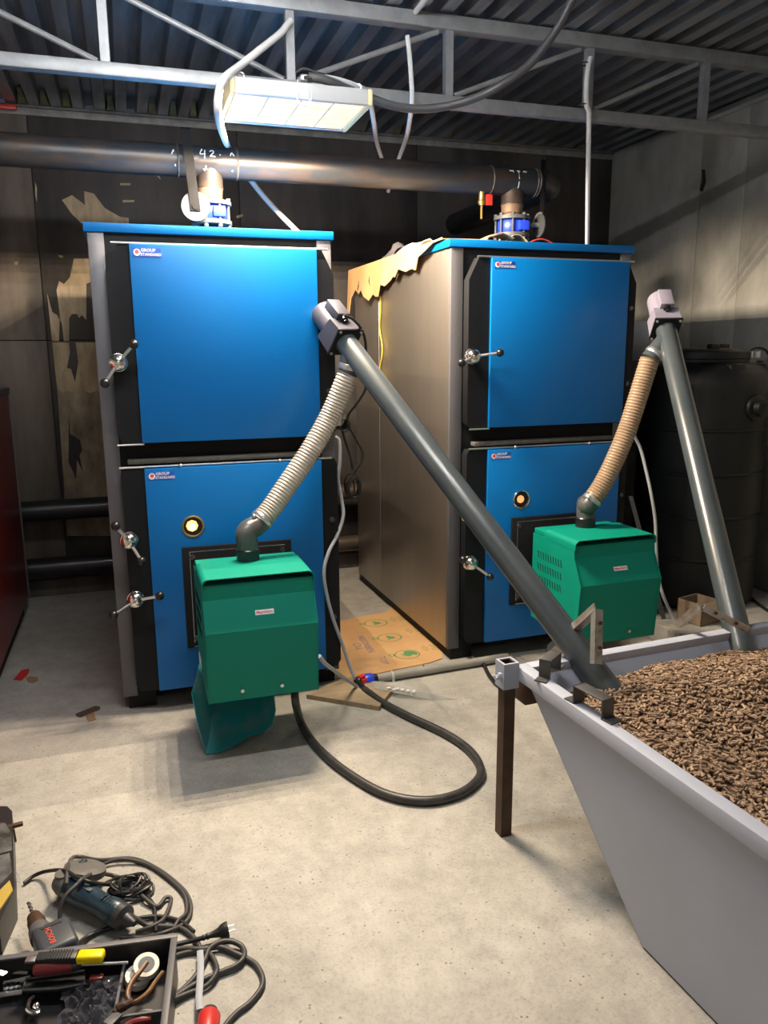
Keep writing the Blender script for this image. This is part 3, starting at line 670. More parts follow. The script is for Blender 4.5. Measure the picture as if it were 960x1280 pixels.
def valve(x, label, side):
    t = thing('butterfly_valve', label, 'valve', (x, HY, 2.17), 0, 'blue butterfly valves')
    obj('upper_flange', MB().lathe((x, HY, 2.243), (0, 0, 1), [(.098, 0), (.098, .018)], 32), 'valve_grey', t)
    obj('lower_flange', MB().lathe((x, HY, 2.155), (0, 0, 1), [(.098, 0), (.098, .018)], 32), 'valve_grey', t)
    obj('body', MB().lathe((x, HY, 2.173), (0, 0, 1), [(.070, 0), (.076, .01), (.076, .06), (.070, .07)], 32).box((x+.03, HY-.07, 2.208), (.06, .05, .05), None, .006), 'valve_blue', t)
    for k in range(8):
        a = 2*PI*(k+.5)/8; p = V((x+.086*math.cos(a), HY+.086*math.sin(a), 0))
        obj('flange_bolt', MB().cyl(p+V((0, 0, 2.142)), p+V((0, 0, 2.274)), .006, seg=8).cyl(p+V((0, 0, 2.138)), p+V((0, 0, 2.154)), .011, seg=6).cyl(p+V((0, 0, 2.262)), p+V((0, 0, 2.274)), .011, seg=6), 'valve_grey', t)
    hx, hy, hz = (x-.085, HY-.135, 2.215) if side < 0 else (x+.135, HY-.06, 2.215)
    ax = V((0, 1, 0)) if side < 0 else V((1, 0, 0)); sg = -1 if side < 0 else 1
    c = V((hx, hy, hz))
    obj('stem', MB().cyl(c, V((x-.03, HY-.06, hz)) if side < 0 else V((x+.05, HY-.03, hz)), .014, seg=12), 'valve_grey', t)
    b = MB().lathe(c, ax, [(.064, -.003), (.064, .003)], 30)
    q = obj('index_plate', b, 'index_grey', t)
    nt_ = MB()
    for k in range(12):
        a = math.radians(0+10*k); e = (V((1, 0, 0)) if side < 0 else V((0, 1, 0)))*math.cos(a)+V((0, 0, 1))*math.sin(a)
        nt_.ball(c+e*.062, .007, 6)
    obj('index_teeth', nt_, 'bright_steel', q)
    lv = ax*(sg*.012)
    p0, p1 = c+lv, c+lv+V((-.028 if side < 0 else 0, 0, .335))
    w2 = V((.022, 0, 0)) if side < 0 else V((0, .022, 0)); th = ax*.008
    obj('lever', MB().prism([p0-w2-V((0, 0, .02)), p0+w2-V((0, 0, .02)), p1+w2*.95, p1-w2*.95], th).cyl(p0-ax*.006, p0+ax*.014, .016, seg=10), 'lever_black', t)
    return t
valve(TX[0], 'blue butterfly valve above the left boiler, broad lever upright in front of the pipe', -1)
valve(TX[1], 'blue butterfly valve above the right boiler, lever seen edge-on', 1)
def wallpipe(z, label):
    t = thing('wall_pipe', label, 'pipe', (0, 5.27, z), 0, 'black pipes low on the back wall')
    obj('pipe_run', MB().cyl((X0+.02, 5.27, z), (1.2, 5.27, z), .066, seg=28), 'wall_pipe_black', t)
    obj('pipe_run', MB().cyl((1.2, 5.27, z), (2.6, 5.27, z), .052, seg=28), 'wall_pipe_lamplit', t)
    for x in (-1.2, .3, 1.9): obj('pipe_bracket', MB().b2((x-.02, 5.27, z-.012), (x+.02, WY-.015, z+.012)), 'black_paint', t)
wallpipe(.585, 'black pipe along the back wall at knee height, upper of the two')
wallpipe(.212, 'black pipe along the back wall near the floor, lower of the two')

# ------------------------------------------------------------------ lamps
t = thing('hanging_lamp', 'white rectangular lamp with warm glowing panels hanging from the truss', 'lamp', ((LX0+LX1)/2, (LY0+LY1)/2, LZ0))
hb = MB().b2((LX0+.02, LY0, LZ0), (LX1-.02, LY0+.022, LZ1), .004).b2((LX0+.02, LY1-.022, LZ0), (LX1-.02, LY1, LZ1), .004).b2((LX0+.02, LY0+.022, LZ1-.012), (LX1-.02, LY1-.022, LZ1))
obj('housing', hb, 'lamp_white', t)
for a, b in ((LX0, LX0+.022), (LX1-.022, LX1)): obj('end_cap', MB().b2((a, LY0-.002, LZ0-.002), (b, LY1+.002, LZ1+.002), .008), 'lamp_cream', t)
n = 4; xa, xb = LX0+.024, LX1-.024
for k in range(n): obj('diffuser_panel', MB().b2((xa+(xb-xa)*k/n+.004, LY0+.024, LZ0+.004), (xa+(xb-xa)*(k+1)/n-.004, LY1-.024, LZ0+.012)), 'lamp_diffuser', t)
for k in range(1, n): obj('divider', MB().b2((xa+(xb-xa)*k/n-.003, LY0+.022, LZ0+.003), (xa+(xb-xa)*k/n+.003, LY1-.022, LZ0+.014)), 'lamp_cream', t)
LM = (LY0+LY1)/2
for x in (LX0+.05, LX1-.05):
    obj('hanger_wire', MB().tube(crv([(x, LM, LZ1), (x, LM+.10, LZ1+.05), (x, TY-.032, 2.664), (x, TY-.02, 2.676), (x, TY+.03, 2.676), (x, TY+.032, 2.63)], 5), .003, 6), 'bright_steel', t)
    obj('hook', MB().ring((x, LY0+.04, LZ1+.012), (.5, 1, 0), .014, .004, 16, 6).ring((x-.02, LY0+.04, LZ1+.008), (.8, 1, .2), .012, .0035, 16, 6), 'bright_steel', t)
obj('wire_loop', MB().tube(crv([(0.706, 3.22, 2.573), (0.695, 3.175, 2.525), (0.69, 3.17, 2.496), (0.704, 3.165, 2.473), (0.729, 3.165, 2.472), (0.746, 3.17, 2.5), (0.742, 3.175, 2.529), (0.74, 3.22, 2.565)], 6), .0035, 8), 'conduit_white', t)
obj('cable_gland', MB().box((0.745, 3.24, 2.588), (.05, .03, .022), None, .004), 'conduit_white', t)
for L_, lab, tm in ((LAMP_B, 'bare white tube lamp under the ceiling in front of the truss', 'tube_near'), (FILL_LAMP, 'added white tube fill lamp, unseen, at the near end of the room', 'tube_fill')):
    t = thing('ceiling_lamp', lab, 'lamp', L_)  # real ceiling lamp first, then the added fill lamp
    x, y, z = L_
    obj('housing', MB().b2((x-.62, y-.03, z+.032), (x+.62, y+.03, z+.085), .006), 'lamp_white', t)
    obj('light_tube', MB().cyl((x-.59, y, z), (x+.59, y, z), .017, seg=12), tm, t)
    for dx in (-.605, .605): obj('tube_holder', MB().b2((x+dx-.012, y-.02, z-.02), (x+dx+.012, y+.02, z+.033), .003), 'lamp_white', t)

# ------------------------------------------------------------------ conduits and cables overhead
cable('white_conduit', 'white flexible conduit looping over the lamp end and down behind the left boiler', 'conduit', [(0.744, 3.5, 2.883), (0.689, 3.45, 2.812), (0.588, 3.35, 2.71), (0.494, 3.26, 2.616), (0.413, 3.12, 2.522), (0.39, 3.12, 2.467), (0.394, 3.18, 2.411), (0.479, 3.7, 2.466), (0.602, 4.37, 2.558), (0.68, 4.42, 2.472), (0.774, 4.45, 2.37), (0.877, 4.5, 2.284), (0.977, 4.5, 2.192)], .0145, 'conduit_white')
cable('white_conduit', 'short ribbed white conduit dropping from the right end of the lamp', 'conduit', [(0.963, 3.36, 2.617), (1.044, 3.46, 2.637), (1.121, 3.62, 2.631), (1.192, 3.8, 2.61), (1.334, 4.2, 2.622), (1.429, 4.4, 2.585), (1.534, 4.55, 2.495)], .0115, 'conduit_white')
cable('white_conduit', 'white conduit hanging from the top chord right of the lamp', 'conduit', [(1.253, 3.5, 2.879), (1.26, 3.49, 2.798), (1.264, 3.48, 2.7), (1.264, 3.47, 2.627), (1.3, 3.6, 2.574), (1.458, 4.1, 2.619), (1.524, 4.42, 2.583), (1.51, 4.55, 2.45)], .011, 'conduit_white')
t = thing('white_conduit', 'straight white conduit running down to the top of the right boiler', 'conduit', (2.426, 3.9, 2.097))
obj('tube', MB().tube(crv([(2.156, 3.5, 2.881), (2.14, 3.49, 2.832), (2.129, 3.48, 2.76), (2.13, 3.475, 2.673), (2.151, 3.485, 2.643), (2.157, 3.49, 2.575), (2.232, 3.6, 2.389), (2.431, 3.9, 2.105)], 6), .0115, 10), 'conduit_white', t)
for q in [(2.141, 3.5, 2.856), (2.133, 3.48, 2.672)]: obj('cable_tie', MB().ring((q[0]-.008, q[1]+.012, q[2]), (0, 0, 1), .024, .003, 18, 6), 'cable_black', t)
cable('power_cable', 'thick dark grey cable sagging in front of the truss to the lamp', 'cable', [(1.76, 2.9, 2.958), (1.727, 2.95, 2.865), (1.69, 3.0, 2.773), (1.606, 3.05, 2.661), (1.486, 3.1, 2.577), (1.373, 3.2, 2.54), (1.236, 3.25, 2.521), (1.105, 3.27, 2.528), (0.967, 3.26, 2.559), (0.821, 3.2, 2.575), (0.742, 3.2, 2.582)], .0165, 'power_black', n=10)
cable('lamp_lead', 'thin black lead tied over the top of the lamp', 'cable', [(0.696, 3.2, 2.594), (0.728, 3.2, 2.608), (0.774, 3.2, 2.599), (0.806, 3.2, 2.593), (0.756, 3.19, 2.577), (0.725, 3.19, 2.574)], .006, 'cable_black')
cable('lamp_cable', 'grey cable along the lamp top from gland to right end', 'cable', [(0.75, 3.22, 2.586), (0.801, 3.22, 2.593), (0.858, 3.22, 2.59), (0.916, 3.22, 2.58), (0.965, 3.23, 2.57)], .010, 'conduit_grey')
cable('ceiling_conduit', 'pale conduit fixed along the ceiling ribs in front of the top chord', 'conduit', [(1.302, 3.68, 2.985), (1.297, 3.463, 2.985), (1.28, 3.112, 2.985), (1.264, 2.788, 2.985)], .0125, 'conduit_white')
solo('red_strip', MB().b2((-.70, WY-.07, 2.99-.028), (-.50, WY-.05, 2.99), .004), 'red_plastic', 'red plastic strip at the top edge of the back wall, left corner', 'strip')

# ------------------------------------------------------------------ tank, red boiler, things on the walls
TC = (3.13, 3.74)
t = thing('water_tank', 'large black ribbed plastic water tank with a flat lid', 'tank', (*TC, .11))
pr = [(.325, .0), (.345, .02), (.345, .26)]
for z in (.28, .52, .76, 1.00):
    pr += [(.345, z), (.352, z+.006), (.352, z+.014), (.345, z+.02), (.348, z+.12), (.345, z+.22)]
pr += [(.347, 1.25), (.335, 1.31), (.30, 1.345), (.25, 1.365), (.225, 1.37), (.225, 1.39)]
obj('body', MB().lathe((*TC, .11), (0, 0, 1), pr, 48), 'tank_black', t)
obj('lid', MB().lathe((*TC, 1.495), (0, 0, 1), [(.228, 0), (.232, .004), (.232, .038), (.225, .044), (.215, .046), (.20, .055), (.06, .062)], 44), 'tank_black', t)
for dx, dy in ((-.055, -.12), (.095, -.02)): obj('lid_lug', MB().b2((TC[0]+dx-.03, TC[1]+dy-.02, 1.545), (TC[0]+dx+.03, TC[1]+dy+.02, 1.578), .005), 'tank_black', t)
for a in (200, 262, 320):
    e = V((math.cos(math.radians(a)), math.sin(math.radians(a)), 0)); obj('shoulder_boss', MB().box(V((*TC, 1.43))+e*.25, (.13, .10, .09), rotz(math.radians(a)), .02), 'tank_black', t)
e = V((.18, -.98, 0)).normalized(); c = V((*TC, 1.24))+e*.345
obj('outlet_fitting', MB().lathe(c, e, [(.07, -.02), (.07, .012), (.045, .018), (.045, .05), (.03, .055)], 24).ball(c+e*.07+V((.02, 0, .02)), .012, 8), 'tank_black', t)
t = thing('pipe_manifold', 'white and black pipe fittings on the right wall beside the tank lid', 'fittings', (3.497, 3.72, 1.441))
for q in [(3.402, 3.7, 1.519), (3.453, 3.7, 1.518), (3.53, 3.7, 1.391)]: obj('white_fitting', MB().cyl((q[0], q[1], q[2]-.018), (q[0], q[1], q[2]+.018), .016, seg=14), 'conduit_white', t)
obj('black_hose', MB().tube(crv([(3.401, 3.7, 1.532), (3.421, 3.7, 1.55), (3.466, 3.7, 1.554), (3.508, 3.7, 1.541), (3.54, 3.7, 1.509)], 5), .007, 8), 'cable_black', t)
obj('manifold_block', MB().box((3.534, 3.73, 1.458), (.07, .06, .05), None, .006), 'grey_dark', t)
solo('wall_box', MB().b2((WX-.075, 4.937-.12, 1.47), (WX-.016, 4.937+.12, 1.75), .006), 'conduit_white', 'white electrical box on the right wall behind the right boiler', 'electrical box')
t = thing('red_boiler', 'dark red boiler casing with a grey top edge at the left frame edge', 'boiler', (-1.2, 4.2, 0))
obj('side_panel', MB().b2((-.67, 3.0, .10), (-.655, 5.05, 1.325), .003), 'red_paint', t)
obj('carcass', MB().b2((-1.75, 3.02, .10), (-.672, 5.03, 1.32)), 'red_paint', t)
obj('top_edge', MB().b2((-1.76, 2.99, 1.325), (-.645, 5.055, 1.365), .004), 'trim_grey', t)
obj('corner_strip', MB().b2((-.665, 5.045, .10), (-.648, 5.055, 1.325)), 'trim_grey', t)
obj('plinth', MB().b2((-1.72, 3.05, 0), (-.685, 5.02, .10)), 'black_paint', t)

# ------------------------------------------------------------------ cardboard on the right boiler and the odds and ends up there
WM2 = M.Translation(V(B2)) @ M.Rotation(B2R, 4, 'Z')
t = thing('cardboard_cover', 'torn brown cardboard draped over the side of the right boiler', 'cardboard', WM2 @ V((0, .8, 2.06)), B2R)
edge = [(1.575, 1.814), (1.505, 1.791), (1.466, 1.888), (1.413, 1.933), (1.348, 1.9), (1.266, 1.918), (1.19, 1.875), (1.114, 1.847), (1.069, 1.881), (1.011, 1.863), (0.94, 1.859), (0.884, 1.921), (0.83, 1.908), (0.764, 1.933), (0.712, 1.95), (0.65, 1.94), (0.589, 1.976), (0.507, 1.956), (0.438, 1.965), (0.372, 1.951), (0.308, 2.006), (0.216, 2.026), (0.147, 2.054), (0.053, 2.071)]
top = [(y, 2.066) for y, z in edge]
rows = [[], [], []]
for i, (y, z) in enumerate(edge):
    bend = .012+.010*math.sin(i*1.3)
    rows[0].append(WM2 @ V((-.016, y, 2.064))); rows[1].append(WM2 @ V((-.020-bend*.3, y, (2.06+z)/2))); rows[2].append(WM2 @ V((-.018-bend, y, min(z, 2.058))))
tb = MB().sheet(rows, .004)
obj('side_flap', tb, 'cardboard', t)
ys2 = [y for y, z in edge]
rows = [[WM2 @ V((-.016, y, 2.064)) for y in ys2], [WM2 @ V((.12, y, 2.0665)) for y in ys2], [WM2 @ V((.26+.05*math.sin(y*9), y, 2.0665)) for y in ys2]]
obj('top_flap', MB().sheet(rows, .004), 'cardboard', t)
for p in ([(1.518, 4.3, 2.087), (1.514, 4.3, 2.044), (1.49, 4.3, 2.009)],): pass
for a, b in (((.62, 1.985), (.66, 1.92)), ((1.12, 1.99), (1.10, 1.93)), ((1.33, 1.98), (1.36, 1.92))):
    obj('tear', MB().prism([WM2 @ V((-.027, a[0], a[1])), WM2 @ V((-.029, a[0]+.012, (a[1]+b[1])/2)), WM2 @ V((-.031, b[0], b[1])), WM2 @ V((-.029, a[0]-.004, (a[1]+b[1])/2))], (-.0015, 0, 0)), 'scrap_brown', t)
def crumple(rows, amp):
    return [[V(p)+V((random.uniform(-amp, amp), random.uniform(-amp, amp), random.uniform(0, amp))) for p in r] for r in rows]
def onlid(x, y, z=2.072): return WM2 @ V((x, y, z))
rows = crumple([[onlid(.02+.14*i/5, .50+.30*j/5, 2.072+.045*math.sin(PI*i/5)) for i in range(6)] for j in range(6)], .012)
solo('paper_sheet', MB().sheet(rows, .003), 'paper_white', 'crumpled white paper lying on the cardboard atop the right boiler', 'paper')
rows = crumple([[onlid(.015+.13*i/6, .86+.22*j/6, 2.072+.085*math.sin(PI*i/6)*math.sin(PI*min(1, .2+j/6))) for i in range(7)] for j in range(7)], .012)
solo('work_cloth', MB().sheet(rows, .006), 'cloth_grey', 'dark grey cloth bunched on the cardboard atop the right boiler', 'cloth')
rows = crumple([[onlid(.21+.13*i/4, .03+.10*j/3, 2.058+.035*math.sin(PI*(i+.5)/5)) for i in range(5)] for j in range(4)], .008)
solo('cardboard_scrap', MB().sheet(rows, .004), 'cardboard_dull', 'torn cardboard scrap on the front edge of the right boiler lid', 'cardboard', 'cardboard scraps on the right boiler')
rows = [[onlid(.20+.24*u, .06+.06*j, 2.060+.001*j+(.038*math.sin(PI*(u-.45)/.55) if u > .45 else .0)) for u in [k/14 for k in range(15)]] for j in range(3)]
rows2 = [[onlid(.44-.05*u, .06+.06*j, 2.060+.005*u) for u in [k/4 for k in range(5)]] for j in range(3)]
solo('cardboard_loop', MB().sheet(rows, .003), 'cardboard', 'curled cardboard strip on the right boiler lid below the blue valve', 'cardboard', 'cardboard scraps on the right boiler')
cable('red_wire', 'thin red wire arching on the right boiler lid', 'wire', [onlid(.45, .09, 2.060), onlid(.48, .09, 2.075), onlid(.52, .09, 2.084), onlid(.56, .09, 2.078), onlid(.60, .09, 2.060)], .004, 'cable_red')
solo('red_disc', MB().lathe((0.458, 3.6, 2.056), (0, 0, 1), [(.04, 0), (.04, .012), (.034, .018), (.015, .018)], 24), 'red_plastic', 'small red round disc on the left boiler lid by the valve', 'disc')
ye = [(0.982, 1.866), (0.985, 1.776), (1.001, 1.686), (0.96, 1.594), (0.962, 1.525), (1.007, 1.446), (0.98, 1.362)]
cable('yellow_wire', 'thin yellow wire hanging down the stainless side of the right boiler', 'wire', [WM2 @ V((-.008, y, z)) for y, z in ye], .0045, 'cable_yellow')

# ------------------------------------------------------------------ cables between the boilers
cable('grey_cable', 'light grey cable hanging at the side of the left boiler down to the hose fitting', 'cable', [(0.888, 3.46, 1.172), (0.904, 3.45, 1.151), (0.903, 3.44, 1.068), (0.891, 3.43, 0.978), (0.902, 3.42, 0.886), (0.903, 3.4, 0.815), (0.87, 3.38, 0.735), (0.819, 3.35, 0.664), (0.79, 3.33, 0.579), (0.802, 3.33, 0.465), (0.832, 3.34, 0.343), (0.877, 3.36, 0.214), (0.914, 3.36, 0.09), (0.941, 3.35, 0.017)], .0085, 'conduit_grey')
cable('grey_cable', 'light grey cable from the left green burner to the hose fitting', 'cable', [(0.658, 2.89, 0.362), (0.686, 2.93, 0.316), (0.741, 3.02, 0.245), (0.829, 3.16, 0.135), (0.914, 3.28, 0.035), (0.944, 3.28, -0.006)], .0085, 'conduit_grey')
cable('motor_cable', 'black motor cable of the left auger hanging down to the cable bundle', 'cable', [(0.858, 3.16, 1.696), (0.897, 3.17, 1.68), (0.943, 3.2, 1.64), (0.975, 3.25, 1.582), (0.988, 3.3, 1.481), (1.005, 3.36, 1.393), (0.979, 3.4, 1.328), (0.951, 3.45, 1.272), (0.955, 3.48, 1.226), (0.99, 3.5, 1.168), (1.024, 3.5, 1.103), (1.023, 3.5, 1.054), (0.988, 3.5, 0.999), (0.975, 3.5, 0.962)], .006, 'cable_black')
c = V((0.979, 3.5, 0.951)); mb = MB()
for k in range(7):
    a = random.uniform(-.3, .3); r1, r2 = random.uniform(.022, .04), random.uniform(.04, .06)
    mb.tube([c+V((r1*math.cos(q)+a*.03, random.uniform(-.002, .002)+.010*(k-3)+.006*math.sin(2*q), -.02+r2*math.sin(q)+a*r1*math.cos(q))) for q in [2*PI*i/24 for i in range(25)]], .0042, 6)
mb.tube(crv([c+V((0, 0, .06)), c+V((-.01, 0, .12)), c+V((-.035, 0, .20)), c+V((-.055, -.01, .27))], 6), .006, 6)
solo('cable_bundle', mb, 'cable_black', 'coiled black cable bundle hanging between the boilers', 'cable')
c = V((0.941, 3.5, 1.221)); mb = MB()
for k in range(5):
    q0 = random.uniform(0, 6); mb.tube([c+V((.024*math.cos(q)*(1-.08*k), .008*(k-2), .028*math.sin(q+.2*k)+.004*k)) for q in [2*PI*i/18 for i in range(19)]], .0045, 6)
mb.b2((.885, 3.49, c.z-.02), (c.x-.01, 3.512, c.z+.0), .002)
solo('cable_knot', mb, 'cable_black', 'small knot of black wires on a hook beside the left boiler', 'cable')
cable('grey_flex_pipe', 'short pale grey tube on the side of the left boiler behind the ribbed hose', 'tube', [(0.915, 3.48, 1.336), (0.918, 3.48, 1.282), (0.913, 3.48, 1.22)], .010, 'conduit_grey')
cable('grey_cable', 'grey cable hanging beside the right boiler behind its burner', 'cable', [(2.455, 3.42, 1.117), (2.498, 3.42, 1.046), (2.526, 3.4, 0.93), (2.541, 3.37, 0.817), (2.56, 3.35, 0.684), (2.559, 3.33, 0.561), (2.573, 3.32, 0.412), (2.596, 3.3, 0.298), (2.654, 3.3, 0.19), (2.696, 3.28, 0.098)], .0085, 'conduit_grey')
cable('white_hose', 'pale hose on the floor behind the right green burner', 'hose', [(2.971, 3.831, 0.05), (2.922, 3.689, 0.02), (2.864, 3.506, 0.015), (2.826, 3.293, 0.015)], .012, 'conduit_white')
cable('black_cable', 'black cable trailing over the plinth at the foot of the tank', 'cable', [(p[0], p[1], max(p[2], .118)) for p in [(3.544, 3.876, 0.3), (3.454, 3.74, 0.24), (3.42, 3.641, 0.17), (3.395, 3.518, 0.12), (3.329, 3.355, 0.12), (3.287, 3.198, 0.12)]], .009, 'cable_black')
b = [(2.461, 3.44, 0.802), (2.529, 3.44, 0.595)]
solo('leaning_bar', MB().prism([(b[0][0]-.012, 3.43, b[0][2]), (b[0][0]+.012, 3.43, b[0][2]), (b[0][0]+.29, 3.40, 0), (b[0][0]+.262, 3.40, 0)], (0, .004, 0)), 'trim_grey', 'flat grey metal bar leaning at the corner of the right boiler', 'bar')
q = V((2.9, 3.495, -0.0))
def carton(c, sx, sy, h, rz, label, flap):
    t = thing('carton', label, 'carton', c, rz)
    L_ = lambda n, mb: obj(n, mb, 'cardboard_dull', t, local=True)
    for a, b in (((-sx/2, -sy/2), (sx/2, -sy/2+.005)), ((-sx/2, sy/2-.005), (sx/2, sy/2)), ((-sx/2, -sy/2), (-sx/2+.005, sy/2)), ((sx/2-.005, -sy/2), (sx/2, sy/2))):
        L_('wall', MB().b2((*a, 0), (*b, h)))
    L_('base', MB().b2((-sx/2, -sy/2, 0), (sx/2, sy/2, .004)))
    L_('flap', MB().prism([(-sx/2, -sy/2, h), (sx/2, -sy/2, h), (sx/2-.01, -sy/2-flap*.6, h-flap*.75), (-sx/2+.02, -sy/2-flap*.55, h-flap*.8)], (0, .004, .002)))
    return t
carton((2.86, 3.33, .11), .16, .15, .12, .25, 'open dull cardboard carton on the plinth behind the right burner', .06)

# ------------------------------------------------------------------ floor between and in front of the boilers
t = thing('cardboard_sheet', 'flat cardboard sheet with green printed ovals on the floor between the boilers', 'cardboard', (1.2, 3.8, 0))
pts = [(1.066, 4.238, 0.003), (1.293, 4.295, 0.003), (1.411, 4.316, 0.003), (1.473, 4.424, 0.003), (1.5, 4.365, 0.003), (1.478, 3.596, 0.003), (1.449, 3.525, 0.003), (1.36, 3.489, 0.003), (1.111, 3.457, 0.003), (0.98, 3.43, 0.003), (0.872, 3.458, 0.003)]
obj('sheet', MB().prism([(x, y, .0012) for x, y, z in pts], (0, 0, .004)), 'cardboard', t)
for i, (cx, cy) in enumerate([(1.285, 4.142, 0.005), (1.286, 3.893, 0.005), (1.291, 3.632, 0.005)] and [(p[0], p[1]) for p in [(1.285, 4.142, 0.005), (1.286, 3.893, 0.005), (1.295, 3.631, 0.005)]]):
    ang = math.radians(12); b = MB(); rx, ry = .070, .062
    R2 = M.Translation(V((cx, cy, .0054))) @ M.Rotation(ang, 4, 'Z')
    for k in range(40):
        a0, a1_ = 2*PI*k/40, 2*PI*(k+1)/40
        b.bm.faces.new([b.bm.verts.new(R2 @ V((rx*s_*math.cos(a_), ry*s_*math.sin(a_), 0))) for s_, a_ in ((1, a0), (1, a1_), (.90, a1_), (.90, a0))])
    for k in range(16):
        a0, a1_ = 2*PI*k/16, 2*PI*(k+1)/16
        b.bm.faces.new([b.bm.verts.new(R2 @ V((-rx*1.08+.017*s_*math.cos(a_), .03+.017*s_*math.sin(a_), 0))) for s_, a_ in ((1, a0), (1, a1_), (.6, a1_), (.6, a0))])
    leaf = [(-.035, -.03), (-.01, -.012), (-.015, .012), (.0, .035), (.016, .012), (.034, .0), (.02, -.008), (.03, -.03), (.005, -.02)] if i < 2 else [(.005, .045), (.035, .04), (.055, .02), (.058, -.01), (.04, -.035), (.025, -.015), (.0, -.03), (-.02, -.01), (-.03, .02), (-.01, .015)]
    b.bm.faces.new([b.bm.verts.new(R2 @ V((x, y, 0))) for x, y in leaf])
    obj('printed_emblem', b, 'ink_green', t)
for (a, b_, s_, sz, ink) in (((444, 786), (472, 826), 'ABSORBEN', .052, 'ink_blue'), ((474, 817), (484, 834), 'TOP', .055, 'ink_blue'), ((438, 798), (457, 818), 'Cluj', .06, 'ink_blue')):
    pa, pb = {(444, 786): (1.145, 4.09, 0.005), (472, 826): (1.123, 3.598, 0.005), (474, 817): (1.16, 3.688, 0.005), (484, 834): (1.143, 3.503, 0.005), (438, 798): (1.078, 3.951, 0.005), (457, 818): (1.09, 3.701, 0.005)}[a], {(444, 786): (1.145, 4.09, 0.005), (472, 826): (1.123, 3.598, 0.005), (474, 817): (1.16, 3.688, 0.005), (484, 834): (1.143, 3.503, 0.005), (438, 798): (1.078, 3.951, 0.005), (457, 818): (1.09, 3.701, 0.005)}[b_]
    pa, pb = V(pa), V(pb); m_ = (pa+pb)/2; d = pb-pa; up = V((-d.y, d.x, 0))
    obj('handwriting', text_mb(s_, sz, basis((m_.x, m_.y, .0052), d, up), .0002), ink, t)
for p in [(1.412, 4.17, 0.005), (1.437, 3.961, 0.005), (1.425, 3.68, 0.005)]:
    b = MB()
    for k in range(4):
        for j in range(2): b.box((p[0]-.012+.05*j, p[1]-.03+.02*k, .0053), (.04 if (k+j) % 3 else .022, .009, .0003))
    obj('printed_bars', b, 'ink_green_faded', t)
pvc = [(1.04, 3.349, 0.024), (1.118, 3.352, 0.024), (1.29, 3.374, 0.024), (1.298, 3.372, 0.024), (1.749, 3.39, 0.024)]
t = thing('drain_pipe', 'grey plastic drain pipe on the floor in front of the right boiler', 'pipe', pvc[0])
obj('pipe_run', MB().cyl(pvc[0], pvc[4], .020, seg=20), 'pvc_grey', t)
obj('socket', MB().cyl(pvc[2], V(pvc[2]).lerp(V(pvc[4]), .16), .0245, seg=20), 'pvc_grey', t)
obj('pipe_clip', MB().ring(pvc[1], V(pvc[4])-V(pvc[0]), .0215, .004, 18, 6).b2((pvc[1][0]-.006, pvc[1][1]-.024, .0), (pvc[1][0]+.006, pvc[1][1]-.018, .03)), 'conduit_white', t)
d = (V(pvc[0])-V(pvc[4])).normalized(); p = V(pvc[0])
t = thing('hose_fitting', 'ball valve fitting with blue nut and red lever between hose and drain pipe', 'fitting', p)
obj('end_collar', MB().cyl(p, p+d*.022, .024, seg=16), 'black_plastic', t)
obj('blue_nut', MB().lathe(p+d*.02, d, [(.026, 0), (.030, .006), (.030, .04), (.026, .046)], 10), 'valve_blue', t)
obj('valve_body', MB().ball(p+d*.088, .026, 14).cyl(p+d*.066, p+d*.11, .020, seg=14), 'black_plastic', t)
obj('red_lever', MB().box(p+d*.078+V((0, -.006, .026)), (.034, .026, .012), rotz(.5), .004).box(p+d*.07+V((-.0, -.026, .006)), (.03, .010, .03), rotz(.4), .003), 'red_plastic', t)
he = V((0.951, 3.25, 0.022))
obj('hose_barb', MB().tube([p+d*.10, p+d*.10+V((.002, -.02, -.002)), he], [.018, .016, .014], 12), 'black_plastic', t)
hp = [(0.56, 2.92, 0.221), (0.56, 2.9, 0.167), (0.603, 3.012, 0.02), (0.619, 2.818, 0.017), (0.676, 2.6, 0.017), (0.769, 2.402, 0.017), (0.887, 2.314, 0.017), (1.013, 2.314, 0.017), (1.12, 2.378, 0.017), (1.169, 2.463, 0.017), (1.18, 2.6, 0.017), (1.141, 2.753, 0.017), (1.053, 2.943, 0.017), (0.989, 3.104, 0.018), (0.964, 3.191, 0.022)]
cable('rubber_hose', 'thick black rubber hose looping over the floor in front of the boilers', 'hose', hp+[tuple(he)], .0165, 'rubber_hose', n=12, seg=12)
bp = [(0.684, 3.287, 0.022), (0.961, 3.062, 0.022), (1.092, 3.239, 0.022), (0.935, 3.41, 0.022), (0.841, 3.383, 0.022)]
solo('wood_board', MB().prism([(x, y, .001) for x, y, z in bp], (0, 0, .021)), 'wood', 'small pale wooden board under the hose fitting', 'board')
fp_ = [(0.998, 3.329, 0.006), (1.128, 3.265, 0.006), (1.256, 3.128, 0.006), (1.326, 3.059, 0.006), (1.22, 3.087, 0.006), (1.088, 3.149, 0.006), (1.0, 3.234, 0.006)]
t = thing('plastic_bag', 'empty clear plastic bag with white print beside the wooden board', 'bag', fp_[0])
obj('film', MB().prism([(x, y, .001+.0235*(i in (0, 1, 5, 6))) for i, (x, y, z) in enumerate(fp_)], (0, 0, .0015)), 'film', t)
b = MB(); 
for p in [(1.059, 3.223, 0.026), (1.074, 3.199, 0.026), (1.094, 3.201, 0.026), (1.112, 3.186, 0.026), (1.134, 3.169, 0.026), (1.155, 3.153, 0.026)]: b.box((p[0], p[1], .0275), (.016, .018, .0004), rotz(random.uniform(-.4, .4)))
obj('white_print', b, 'sticker_white', t)
